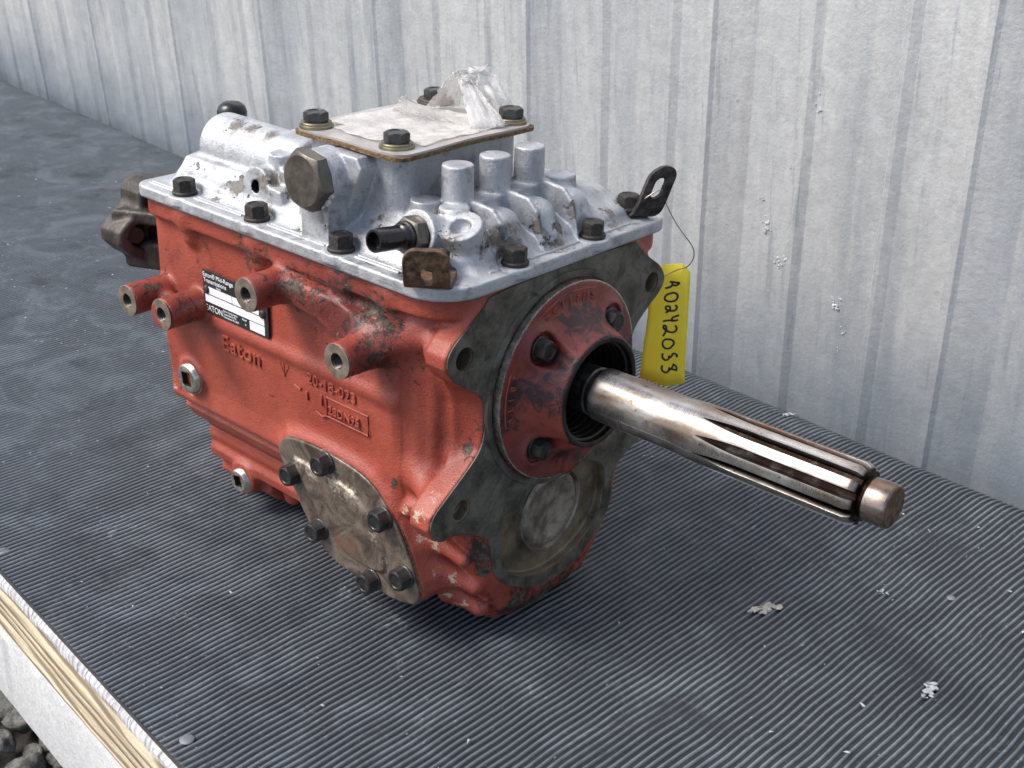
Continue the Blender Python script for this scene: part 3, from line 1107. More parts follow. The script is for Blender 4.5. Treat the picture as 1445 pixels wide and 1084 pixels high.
def build_case():
    Fd = Field((-330, -146, -186), (2, 124, 84), 1.2)
    body = [(-100, 76), (-101, -20), (-98, -62), (-99, -79), (-97, -83), (-90, -86), (-87, -90), (-89, -94.5), (-86, -98), (-83.5, -103), (-72, -114), (-68, -120), (-69, -127), (-67, -133), (-69.5, -139), (-68, -146), (-59, -154), (-60, -162), (-52, -171), (-44, -176), (40, -176), (60, -160), (74, -130), (82, -100), (90, -60), (92, 76)]
    Fd.extr(0, body, -312, -60, 0, 2.0)
    # lip under the aluminium cover
    lip = rrect(-315, -8.5, -108, 104, (12, 30, 14, 12))
    Fd.extr(2, lip, 65, 79.2, 7, 2.5)
    # neck between the body and the bell housing face
    neck = [(-90, 76), (-89, 20), (-85, 5), (-83.5, -20), (-86, -40), (-93, -56), (-86, -78), (-74, -92), (-68, -115), (-56, -145), (-40, -172), (40, -172), (60, -150), (74, -120), (84, -80), (84, -25), (84, 76)]
    Fd.extr(0, neck, -88, -23, 12, 3)
    for x0_, x1_, y_ in ((-74, -54, -98.5), (-66, -43, -95), (-56, -33, -91.5)):
        Fd.extr(0, [(y_, 74), (y_, -58), (y_ + 6, -100), (-40, -100), (-40, 74)], x0_, x1_, 9, 4)
    Fd.extr(0, neck, -24, -8.5, 5, 2, draft=.62)
    # flange plate with ears
    Fd.extr(0, [(y * 1.008, z) for y, z in FACE], -24, -6.9, 7, 1.2)
    for sy in (-1, 1):
        Fd.cyl((-9, sy * 93.5, 42.5), (-30, sy * 93, 41.5), 12.5, 11, 5, 2)
        Fd.cap((-20, sy * 104, -60), (-48, sy * 91, -50), 8, 7, 12)
    # stepped nose under the lower ear
    nose = [(-70, -50), (-94, -64), (-101, -72), (-101, -79), (-90, -85), (-79, -95), (-74, -112), (-67, -130), (-61, -146), (-54, -158), (-46, -169), (-34, -177), (30, -177), (46, -171), (50, -162), (62, -154), (66, -140), (75, -127), (78, -110), (84, -92), (84, -60)]
    Fd.extr(0, nose, -54, -15, 2.5, 5)
    # stepped ledges that run forward and down across the near corner
    for p0_, p1_, ra, rb in (((-54, -85, -95), (-19, -78, -110), 7, 5.5), ((-54, -84, -116), (-19, -67, -137), 7, 6), ((-54, -76, -136), (-19, -62, -156), 7, 6.5), ((-52, -58, -161), (-22, -43, -167), 8, 8)):
        Fd.cap(p0_, p1_, ra, rb, 2.2)
    # the machined face stands a little proud of the nose, with a fillet round it
    Fd.extr(0, [(-72, -70), (-72, -100), (-68, -130), (-50, -162), (-10, -174), (40, -166), (66, -130), (72, -90)], -30, -9.5, 5, 5)
    # power take-off pad
    Fd.extr(1, PTO, -102.6, -50, 14, 2)
    # four long bracket bosses and the web between the right hand pair
    for (x, z) in ((-301, 8), (-258.5, 9.5), (-159, 52), (-72, 33.5)):
        Fd.cyl((x - (9 if x == -258.5 else 0), -60, z - (4 if x == -258.5 else 0)), (x, -135.6, z), 11.0 if x < -250 else 13.5, 11.6, 4.0 if x < -250 else 7, .8)
    Fd.cap((-301, -110, 5), (-266, -110, 5), 6.5, 6.5, 5)
    web = [(-166, 58), (-140, 60), (-100, 57), (-62, 48), (-55, 38), (-70, 27), (-101, 29.5), (-113, 36), (-123, 40), (-141, 42.5), (-160, 42)]
    Fd.extr(1, web, -111, -60, 5, 1.5)
    Fd.cap((-150, -106, 53), (-118, -105, 51), 7, 6, 8)
    Fd.cap((-75, -103, 40), (-42, -92, 48), 11, 9, 14)
    for x in (-266, -187, -103, -60):
        Fd.cap((x, -100, 72), (x, -99, 58), 9.5, 8, 7)
    # plug bosses, casting line and feet
    Fd.cyl((-282, -90, -57), (-282, -101.5, -57), 15.5, 14, 5, 1)
    Fd.cyl((-268, -40, -150), (-268, -71.5, -151), 15.5, 13.5, 5, 1)
    Fd.extr(0, [(-80, -156), (-30, -156), (-30, -190), (-80, -190)], -248, -90, 4, 2, sub=True)
    for x in (-236, -206):
        Fd.cap((x, -48, -150), (x, -46, -164), 9, 7.5, 4)
    # ridge that follows the name plate row, shallow
    Fd.cap((-310, -99.6, -2), (-60, -99.6, -2), 2.2, 2.2, 9)
    Fd.extr(0, rrect(-140, 120, -185, 78.6, 1), -7.0, 3, 0, 0, sub=True)
    # pocket in the face, bore and ear holes
    Fd.extr(0, chaikin(POCKET, 1), -14, 4, 0, 0, sub=True)
    Fd.cyl((4, 0, 0), (-40, 0, 0), 60, 60, 0, 0, sub=True)
    for sy in (-1, 1):
        Fd.cyl((4, sy * 93.3, 42.5), (-22, sy * 93.3, 42.5), 7.3, 7.3, 0, 0, sub=True)
    Fd.cyl((4, -94, -61.3), (-15, -94, -61.3), 7.6, 6.5, 0, 0, sub=True)
    Fd.cyl((4, 94, -61.3), (-22, 94, -61.3), 7.6, 6.5, 0, 0, sub=True)
    for (x, z) in ((-301, 8), (-258.5, 9.5), (-159, 52), (-72, 33.5)):
        Fd.cyl((x, -141, z), (x, -112, z), 5.4, 5.4, 0, 0, sub=True)
    wear = [(-251, -103, 53, 8), (-261, -103, 39, 7), (-244, -103, 43, 4), (-197, -106, 66, 16), (-185, -106, 66, 12), (-174, -105, 70, 10), (-203, -103, 54, 9), (-129, -110, 38, 9),
            (-76, -104, 60, 20, 1.15), (-63, -104, 58, 18, 1.15), (-56, -103, 54, 14), (-95, -105, 66, 14), (-105, -106, 67, 10), (-39, -90, 28, 7), (-303, -103, 22, 6),
            (-308, -103, -58, 7), (-265, -103, -30, 5), (-167, -113, 49, 8), (-140, -113, 57, 16), (-133, -113, 54, 14), (-119, -113, 58, 10), (-291, -120, 20, 14), (-61, -120, 45, 12), (-55, -118, 34, 14, 1.1),
            (-64, -124, 24, 13, 1.1), (-278, -116, 12, 14, 1.1), (-247, -118, 0, 14), (-250, -110, -10, 10), (-11, -70, -100, 9, 1.3), (-12, -69, -110, 9, 1.3), (-12, -67, -120, 8, 1.3), (-12, -74, -92, 8, 1.1), (-12, -90, -82, 10, 1), (-14, -80, -27, 12), (-14, -100, -78, 16, .9), (-14, -36, -160, 20, 1.2), (-14, -8, -168, 26, 1.2), (-14, 20, -168, 18, 1.1),
            (-40, -101, -28, 8), (-60, -102, -60, 8), (-10, -76, -10, 10, .8)]
    scuff = [(-14, -108, -48, 10, .8), (-16, -121, -58, 9, 1), (-18, -112, -66, 12, .6), (-46, -90, -97, 10, 1.2), (-36, -88, -102, 9, 1.1), (-48, -89, -118, 9, 1.2), (-38, -84, -125, 9, 1.2), (-29, -78, -131, 8, 1.1), (-46, -82, -139, 9, 1.2), (-36, -76, -146, 9, 1.1), (-26, -70, -152, 8, 1.0), (-40, -64, -166, 9, .9), (-50, -100, -76, 8, 1.1), (-30, -60, -168, 9, .8), (-15, -60, -172, 12, .7), (-18, -20, -177, 14, .6),
             (-290, -121, 6, 9, .5), (-308, -100, -75, 6, 1), (-240, -101, -85, 8, .4), (-100, -112, 30, 14, .7), (-85, -112, 28, 8, .6), (-268, -66, -166, 12, 1), (-200, -106, 72, 60, .22), (-60, -106, 74, 40, .25), (-286, -103, -72, 12, .9)]
    oil = [(-278, -118, 8, 40, .8), (-100, -114, 52, 50, .9), (-60, -112, 40, 40, .7), (-150, -114, 55, 30, .6), (-10, -90, -30, 30, .3), (-20, -60, -150, 50, .3)]  # oily spots, with the shade of the sheltered web and bosses painted in
    return Fd.mesh("gear_case", [M['red'], M['pocket']], G, dict(wear=wear, scuff=scuff, oil=oil, smear=[(-12, -30, -165, 45, .9), (-12, 20, -165, 40, .9), (-12, -68, -106, 16, 1.2), (-260, -118, 10, 40, .5), (-90, -112, 50, 60, .6), (-60, -115, 25, 20, 1.2), (-150, -108, 58, 30, .7), (-290, -125, 20, 15, .8)]))
case = build_case()
# stained iron inside pocket, bare inside of holes
me = case.data
nf = len(me.polygons)
cc = np.empty(nf * 3, np.float32); me.polygons.foreach_get("center", cc); cc = cc.reshape(-1, 3) * 1000
rad = np.hypot(cc[:, 1], cc[:, 2])
pin = poly_sd(cc[:, 1], cc[:, 2], POCKET) < 1.5
mi = np.zeros(nf, np.int32)
mi[(pin | (rad < 62)) & (cc[:, 0] > -42) & (cc[:, 0] < -6.2) & ((cc[:, 0] < -7.5) | pin)] = 1
for (y, z) in ((-93.3, 42.5), (93.3, 42.5), (-94, -61.3), (94, -61.3)):
    mi[(np.hypot(cc[:, 1] - y, cc[:, 2] - z) < 8.3) & (cc[:, 0] > -24)] = 1
for (x, z) in ((-301, 8), (-258.5, 9.5), (-159, 52), (-72, 33.5)):
    mi[(np.hypot(cc[:, 0] - x, cc[:, 2] - z) < 6.5) & (cc[:, 1] < -110)] = 1
me.polygons.foreach_set("material_index", mi)

FX = frame((-7.0, 0, 0), (1, 0, 0), (0, 1, 0))       # local x = y, local y = z, normal +x
fo = chaikin(FACE, 2)
sheet("mounting_face", fo, [chaikin(POCKET, 2), circ(0, 0, 69.6, 96), circ(-93.3, 42.5, 7.4), circ(93.3, 42.5, 7.4), circ(-94, -61.3, 7.8), circ(94, -61.3, 7.8)], 1.1, .25, M['face'], G, FX)

# dark pilot ring behind the retainer
v, f = lathe([(69.5, -8), (69.5, 2.2), (71.0, 2.6), (73.8, 2.4), (74.4, 1.4), (74.4, -1)], 128)
# leave a gap at the bottom where the pocket is: keep ring only above
ring = mkobj("pilot_ring", v, f, M['face'], G, frame((-7, 0, 0), (1, 0, 0), (0, 1, 0)), sharp=40)

# bearing retainer
def build_retainer():
    Fd = Field((-10, -72, -72), (28, 72, 72), .95)
    # lathe profile as distance in (x, r)
    X, Y, Z = np.meshgrid(*Fd.ax, indexing='ij')
    Rr = np.sqrt(Y * Y + Z * Z)
    prof = [(-7, 0), (-7, 68), (-.6, 68), (0, 67.4), (.4, 56), (2, 51.5), (6, 47.5), (13, 43.5), (20, 40.5), (25.2, 38.6), (25.2, 0)]
    xs = Fd.ax[0]; rs_ = np.arange(0, 110, .5)
    PX, PR = np.meshgrid(xs, rs_, indexing='ij')
    d2 = poly_sd(PX, PR, prof)
    ri = Rr / .5
    i0 = np.clip(ri.astype(int), 0, len(rs_) - 2); fr = ri - i0
    ix = np.arange(len(xs))[:, None, None]
    d = d2[ix, i0] * (1 - fr) + d2[ix, i0 + 1] * fr
    Fd.D = d.astype(np.float32)
    A = 34.6
    for sy in (-1, 1):
        for sz in (-1, 1):
            Fd.cyl((-5, sy * A, sz * A), (4.5, sy * A, sz * A), 14.5, 12.5, 7, 1)
            Fd.cyl((2.2, sy * A, sz * A), (30, sy * A, sz * A), 10.4, 10.8, 2.0, .5, sub=True)
    Fd.cap((1, 0, -38), (1, 2, -66), 5, 3, 5)
    Fd.extr(0, rrect(-7, 9, -64, -44, 2), 0, 6, 4, 1)
    Fd.cyl((-30, 0, 0), (60, 0, 0), 34.0, 34.0, .6, 0, sub=True)
    wear = [(6, -5, 42, 12, .95), (12, 5, 42, 12, .9), (10, -30, 32, 8, .9), (4, 12, 46, 10, .85), (14, -38, 12, 14, .8), (0, 62, 8, 6), (6, -10, -40, 12, .9), (3, 6, -52, 10, .9), (0, -62, -10, 9, .75), (2, -58, 6, 9, .8), (8, 38, 18, 12, .8), (16, 36, -12, 12, .8), (8, 20, 40, 9, .8), (14, -30, 30, 9, .8)]
    oil = [(6, 0, 48, 30, .7), (0, -62, 0, 26, .9), (10, 10, -45, 30, .6), (12, 40, 0, 36, .8), (1, 30, 55, 40, .35)]
    return Fd.mesh("bearing_retainer", [M['red'], M['bossface'], M['black']], G, dict(wear=[w[:4] + (.45,) for w in wear], oil=[(0, 0, 0, 300, .8)], scuff=[], smear=[w[:3] + (w[3] * 1.7, 1.15) for w in wear]))  # disc darkened all over: oily film plus shade painted into the colour
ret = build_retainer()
me = ret.data
nf = len(me.polygons)
cc = np.empty(nf * 3, np.float32); me.polygons.foreach_get("center", cc); cc = cc.reshape(-1, 3) * 1000
nn = np.empty(nf * 3, np.float32); me.polygons.foreach_get("normal", nn); nn = nn.reshape(-1, 3)
rad = np.hypot(cc[:, 1], cc[:, 2])
mi = np.zeros(nf, np.int32)
mi[(rad > 67.2)] = 1
mi[(rad < 35)] = 2
me.polygons.foreach_set("material_index", mi)
# bright machined lip of the snout, ring grooves in the bore
v, f = lathe([(34.0, -1.5), (34.0, .9), (34.6, 1.3), (37.0, 1.3), (37.8, .6), (38.4, -1.6)], 96)
mkobj("snout_lip", v, f, M['seal'], ret, frame((24.4, 0, 0), (1, 0, 0), (0, 1, 0)), sharp=40)
pr = []
for i in range(7):
    x = 23 - i * 5.2
    pr += [(33.8, x), (33.6, x - 1), (32.2, x - 1.6), (31.9, x - 3.6), (33.6, x - 4.2)]
v, f = lathe([(r, z) for r, z in pr], 72)
mkobj("bore_thread", v, [tuple(reversed(q)) for q in f], M['seal'], ret, frame((0, 0, 0), (1, 0, 0), (0, 1, 0)), sharp=30)
v, f = lathe([(34, -16), (30, -15), (26, -13.5), (24, -14), (22.5, -11), (20, -11), (17, -16)], 72)
mkobj("oil_seal", v, f, M['black'], ret, frame((0, 0, 0), (1, 0, 0), (0, 1, 0)), sharp=30)
# silver edge of the retainer disc
v, f = lathe([(67.6, -.2), (68.25, -.25), (68.3, -1.6), (68.25, -6)], 128)
mkobj("disc_rim", v, f, M['zinc'], ret, frame((0, 0, 0), (1, 0, 0), (0, 1, 0)), sharp=40)

b13 = hex_mesh("bolt_head", 12.6, 9.0, 8.6, 2.0, M['bolt'], dish=.5)
for sy in (-1, 1):
    for sz in (-1, 1):
        place(b13, "bolt", ret, frame((2.3, sy * 34.6, sz * 34.6), (1, 0, 0), (0, 1, .3 * sy + .1)))

# cast markings on the retainer (letters read upside down from here)
def arc_text(s, r, a0, da, size, flip, parent):
    for i, ch in enumerate(s):
        a = math.radians(a0 + da * i)
        c = Vector((.0, r * math.cos(a), r * math.sin(a)))
        out = Vector((0, math.cos(a), math.sin(a)))
        tang = Vector((0, -math.sin(a), math.cos(a)))
        if flip: xdir, up = tang, -out
        else: xdir, up = -tang, out
        z = Vector((1, 0, 0))
        m = Matrix((xdir, up, xdir.cross(up))).transposed().to_4x4()
        m.translation = (c + Vector((.45, 0, 0))) * MM
        text_mesh("cast_letter", ch, size, .45, M['red'], parent, m, .12, align='CENTER')
arc_text("EM2115ES", 59.5, 71, 7.6, 7.5, True, ret)
arc_text("28ITL", 60, 160, 7.2, 6.5, True, ret)
for (a0, a1, r) in ((70, 92, 62.8), (104, 128, 62.8), (158, 192, 63.0)):
    bm = bmesh.new()
    pts = [(.3, r * math.cos(math.radians(a0 + (a1 - a0) * i / 12)), r * math.sin(math.radians(a0 + (a1 - a0) * i / 12))) for i in range(13)]
    tube_bm(bm, pts, .5, 6)
    from_bm("cast_line", bm, M['red'], ret)

# expansion plug in the pocket
v, f = lathe([(0.01, 2.2), (14, 2.4), (19.5, 3.0), (22, 4.6), (25.5, 5.2), (27, 4.8), (28.6, 2.6), (29.2, 2.4), (30.4, 5.6), (31.4, 5.4), (31.8, 1), (31.8, -2)], 96)
mkobj("expansion_plug", v, f, simple("stained_plug_steel", (0.24, 0.205, 0.165), .42, .45, .5, 110, .0004, 300), G, frame((-15, -1.0, -100.4), (1, 0, 0), (0, 1, 0)), sharp=40)
set_spots(bpy.data.objects["expansion_plug"].data, "scuff", np.array([(a.co.x, a.co.y, a.co.z) for a in bpy.data.objects["expansion_plug"].data.vertices]) * 1000, [(-12, 8, 3, 26, .8)])

# ---- input shaft
def build_shaft():
    R0, RS, RR = 17.6, 18.7, 14.2
    X0, X1 = 109.0, 142.0            # cutter run-out of the spline grooves
    per = 18
    n = per * 10
    xs = [-30, 8, 18, 23, 24, 25.2, 26.2, 27.5, 28.5, 30, 60, 90, 97, 103] + list(np.arange(109, 143, 1.4)) + list(np.arange(146, 208, 8)) + [208.5, 209.5, 211.2, 213.0]
    V = []
    GR = []
    half = math.radians(18)
    for x in xs:
        if x < 23: R = 15.8
        elif x < 28.5: R = 15.2 if 24 <= x <= 26.5 else 16.4
        else: R = R0 if x < 90 else (R0 + (RS - R0) * min(1, (x - 90) / 15))
        ch = max(0, (x - 209) * .5)
        q = min(1, max(0, (x - X0) / (X1 - X0)))
        gw = math.radians(8.6) * (1 - (1 - q) ** 1.8) + 1e-4
        fl = R - (RS - RR) * (1 - (1 - q) ** 2)
        Rt = R - ch
        for t_ in range(10):
            c = math.radians(122 + 36 * t_)
            A = []
            # from -half to +half around the groove centre
            A.append((-half, Rt, 0))
            A.append((-(half * .6 + gw * .4), Rt, 0))
            A.append((-(half * .15 + gw * .85), Rt, 0))
            A.append((-gw * 1.03, Rt - .05, 0))
            A.append((-gw, Rt - min(.25, Rt - fl), .5 * (q > 0)))
            A.append((-gw * .95, min(Rt, fl + (Rt - fl) * .25), q > 0))
            A.append((-gw * .86, min(Rt, fl + .05), q > 0))
            for u in (-.55, -.18, .18, .55):
                A.append((gw * u, min(Rt, fl), q > 0))
            A.append((gw * .86, min(Rt, fl + .05), q > 0))
            A.append((gw * .95, min(Rt, fl + (Rt - fl) * .25), q > 0))
            A.append((gw, Rt - min(.25, Rt - fl), .5 * (q > 0)))
            A.append((gw * 1.03, Rt - .05, 0))
            A.append(((half * .15 + gw * .85), Rt, 0))
            A.append(((half * .6 + gw * .4), Rt, 0))
            A.append((half * .93, Rt, 0))
            for (da, r, g_) in A:
                a = c + da
                V.append((x, r * math.cos(a), r * math.sin(a)))
                GR.append(float(g_))
    F = []
    for j in range(len(xs) - 1):
        for i in range(n):
            k = (i + 1) % n
            F.append((j * n + i, j * n + k, (j + 1) * n + k, (j + 1) * n + i))
    b = (len(xs) - 1) * n
    # end face ring, undercut and pilot
    prev = b
    for (x, r) in ((213.6, 13.2), (213.8, 11.9), (215.5, 11.9), (216.2, 12.7), (216.8, 12.95), (228.6, 12.95), (230.0, 12.3), (230.6, 11.4), (230.3, 8), (230.5, .2)):
        s = len(V)
        for i in range(n):
            a = math.radians(104) + 2 * math.pi * i / n
            V.append((x, r * math.cos(a), r * math.sin(a)))
        for i in range(n):
            k = (i + 1) % n
            F.append((prev + i, prev + k, s + k, s + i))
        prev = s
    F = [tuple(reversed(q)) for q in F]
    o = mkobj("input_shaft", V, F, [M['steel'], M['rusty']], G, sharp=32)
    va = np.array(V)
    me = o.data
    rr = np.hypot(va[:, 1], va[:, 2])
    groove = np.zeros(len(va)); groove[:len(GR)] = GR
    end = ((va[:, 0] > 212.5) & (va[:, 0] < 216.5)) * 1.0
    neck = ((va[:, 0] > 22) & (va[:, 0] < 29)) * .75 + (va[:, 0] < 10) * .9
    # oil mask: oily grooves, end and neck
    at = me.attributes.new("oil", 'FLOAT', 'POINT')
    at.data.foreach_set("value", np.clip(groove * 1.0 + end + neck, 0, 1).astype(np.float32))
    top = np.clip(va[:, 2] / 18, 0, 1) ** 2 * np.clip(va[:, 1] / 18 + .6, 0, 1)
    rust = np.clip(top * .8 * (va[:, 0] > 30) + .30 * (va[:, 0] > 216) , 0, 1)
    at = me.attributes.new("rust", 'FLOAT', 'POINT')
    at.data.foreach_set("value", rust.astype(np.float32))
    for p in me.polygons:
        if p.center.x > .2301: p.material_index = 1
    return o
shaft = build_shaft()

# ---- bolted plate on the side (power take-off cover)
FY = lambda y: frame((0, y, 0), (0, -1, 0), (1, 0, 0))     # local x = x, local y = z, normal -y
po = chaikin(PTO, 2)
sheet("gasket", [(x * 1.0, z) for x, z in po], [], .9, .1, M['cork'], G, FY(-102.4))
def build_pto():
    Fd = Field((-182, -112, -152), (-26, -100, -50), .9)
    Fd.extr(1, po, -106.4, -103.2, 0, .8)
    stamp = [(-157, -74), (-149, -75), (-100, -76), (-86, -84), (-72, -102), (-62, -121), (-66, -130), (-95, -131), (-116, -124), (-134, -104), (-150, -86)]
    Fd.extr(1, chaikin(stamp, 2), -108.6, -104, 2.4, 1.4)
    return Fd.mesh("side_cover", [M['plate']], G, dict(scuff=[(-135, -108.5, -78, 10, 1.1), (-112, -108.5, -78, 12, 1.2), (-96, -108, -80, 10, 1.1), (-148, -108, -77, 8, 1.0), (-73, -108, -104, 8, .8), (-64, -107, -118, 7, .7)]))
pto = build_pto()
b14 = hex_mesh("bolt_head", 13.6, 9.8, 8.4, 1.6, M['bolt'], dish=.6)
for i, (x, z) in enumerate([(-155.5, -87.5), (-121, -66), (-130, -122.5), (-64.5, -85.5), (-77, -139.5), (-45, -122.0)]):
    place(b14, "bolt", pto, frame((x, -106.2, z), (0, -1, 0), (1, 0, rnd.uniform(-.5, .5))))

# ---- pipe plugs
def pipe_plug(x, y, z, r, m2):
    prof = [(r * 1.16, 0), (r * 1.16, .4), (r, .5)]
    for i in range(4):
        prof += [(r * .965, .8 + i * .95), (r * 1.0, 1.25 + i * .95)]
    prof += [(r * .93, 5.0), (r * .88, 5.3)]
    n = 64
    v, f = lathe(prof, n)
    s = r * .50
    base = len(v) - n
    def sq(a, k):
        c, q = math.cos(a), math.sin(a)
        m_ = max(abs(c), abs(q))
        return (s * k / m_ * c, s * k / m_ * q)
    for (k, zz) in ((1.0, 5.3), (.97, 4.9), (.93, .35)):
        b = len(v)
        for i in range(n):
            a = 2 * math.pi * i / n
            q = sq(a, k)
            # square corners softened
            l = math.hypot(*q); l = min(l, s * k * 1.30)
            v.append((l * math.cos(a), l * math.sin(a), zz))
        for i in range(n):
            k2 = (i + 1) % n
            f.append((base + i, base + k2, b + k2, b + i))
        base = b
    f.append(tuple(range(base, base + n)))
    o = mkobj("pipe_plug", v, f, [M['zinc'], M['black']], case, frame((x, y, z), (0, -1, 0), (1, .0, m2)), sharp=28)
    for p in o.data.polygons:
        if len(p.vertices) > 4 or (p.center.z < .0046 and math.hypot(p.center.x, p.center.y) < r * .00072): p.material_index = 1
    return o
pipe_plug(-280.5, -101.0, -57.2, 11.4, .12)
pipe_plug(-267.5, -71.0, -151.5, 9.6, .25)

# bare faces of the bracket bosses
for (x, z) in ((-301, 8), (-258.5, 9.5), (-159, 52), (-72, 33.5)):
    sheet("boss_face", circ(0, 0, 11.4, 48), [circ(0, 0, 5.3, 32)], .6, .2, M['bossface'], case, frame((x, -135.5, z), (0, -1, 0), (1, 0, 0)))
    pr = []
    for i in range(7):
        pr += [(5.3, -i * 1.6), (4.6, -i * 1.6 - .8)]
    v, f = lathe(pr, 24)
    mkobj("thread", v, f, M['seal'], case, frame((x, -135.2, z), (0, -1, 0), (1, 0, 0)), sharp=20)

# cast writing on the case side
def side_text(s, x, z, size, y=-101.2, ext=.9, xs=1.0, sp=1.0, rot=0.0):
    m = frame((x, y, z), (0, -1, 0), (math.cos(rot), 0, math.sin(rot)))
    return text_mesh("cast_lettering", s, size, ext, M['red'], case, m, .22, sp, xs)
WY = -101.0
side_text("Eaton", -238, -20.5, 17, WY, 1.2, 1.05, 1.1)
side_text("20-18-023", -143.5, -15.4, 11, WY, 1.1, 1.0, 1.08)
side_text("1", -132.5, -28, 10.5, WY, .8)
side_text("28DN95", -123, -31.5, 8.5, WY, 1.0, 1.0, 1.05)
side_text("1", -147, -29, 9, WY, .7)
def bead(pts, r=.9, closed=False, name="cast_line", parent=None, m=None):
    bm = bmesh.new()
    if closed: pts = list(pts) + [pts[0]]
    tube_bm(bm, pts, r, 6)
    return from_bm(name, bm, m or M['red'], parent or case)
bead([(-178, WY, -4.5), (-160, WY, -4.5), (-168, WY, -19), (-176.5, WY, -6)], .9)
bead([(-169, WY, -7), (-169, WY, -16)], .8)
bead([(-173, WY, -8), (-165, WY, -8)], .7)
bead([(-125, WY, -20.5), (-84, WY, -20.5), (-84, WY, -34.5), (-125, WY, -34.5)], .7, True)
bead([(-136, WY, -34.5), (-130, WY, -36.5), (-125, WY, -34.5)], .7)
bead([(-158, WY, -22), (-152, WY, -24), (-151, WY, -22)], .8)

# ---- name plate
npl = sheet("name_plate", rrect(-253.6, -181, 4.6, 37, .8), [], .9, .2, M['pblack'], G, FY(-102.2))
PY_ = -102.62
def prn(x0, x1, z0, z1):
    return sheet("printed_field", rrect(x0, x1, z0, z1, .3), [], .12, .02, M['pwhite'], npl, Matrix.Identity(4))
def on_plate(o, x=0, z=0):
    o.matrix_local = Matrix.Translation((x * MM, z * MM, .93 * MM))
    return o
on_plate(prn(-247.5, -220.5, 19.6, 25.0))
on_plate(prn(-220.0, -190.5, 19.6, 25.0))
on_plate(prn(-251.5, -185.0, 13.2, 18.8))
on_plate(prn(-201.5, -185.0, 6.0, 12.6))
def ptext(s, x, z, size, xs=1.0, sp=1.0, name="printed_text"):
    return text_mesh(name, s, size, .03, M['pwhite'], npl, Matrix.Translation((x * MM, z * MM, .97 * MM)), .03, sp, xs)
ptext("Eaton® Mid-Range", -253, 32.2, 4.6, 1.0)
ptext("Transmissions", -252.6, 28.0, 4.6, 1.0)
ptext("Model", -238, 25.5, 2.0)
ptext("EATON", -252.2, 6.6, 6.4, .95, .95)
ptext("Eaton Corporation", -231.5, 10.6, 2.1)
ptext("Transmission Div.", -231.5, 8.4, 2.1)
ptext("Kalamazoo, MI, USA", -231.5, 6.2, 2.1)
ptext("Model", -210, 10.6, 2.0)
ptext("in", -207, 7.2, 2.2)
for (x, z) in ((-249.5, 22.5), (-186.4, 21.5)):
    v, f = lathe([(3.2, 0), (3.15, .6), (2.6, 1.5), (1.4, 2.0)], 24, cap1=True)
    mkobj("rivet", v, f, M['brown'], npl, Matrix.Translation((x * MM, z * MM, .8 * MM)))

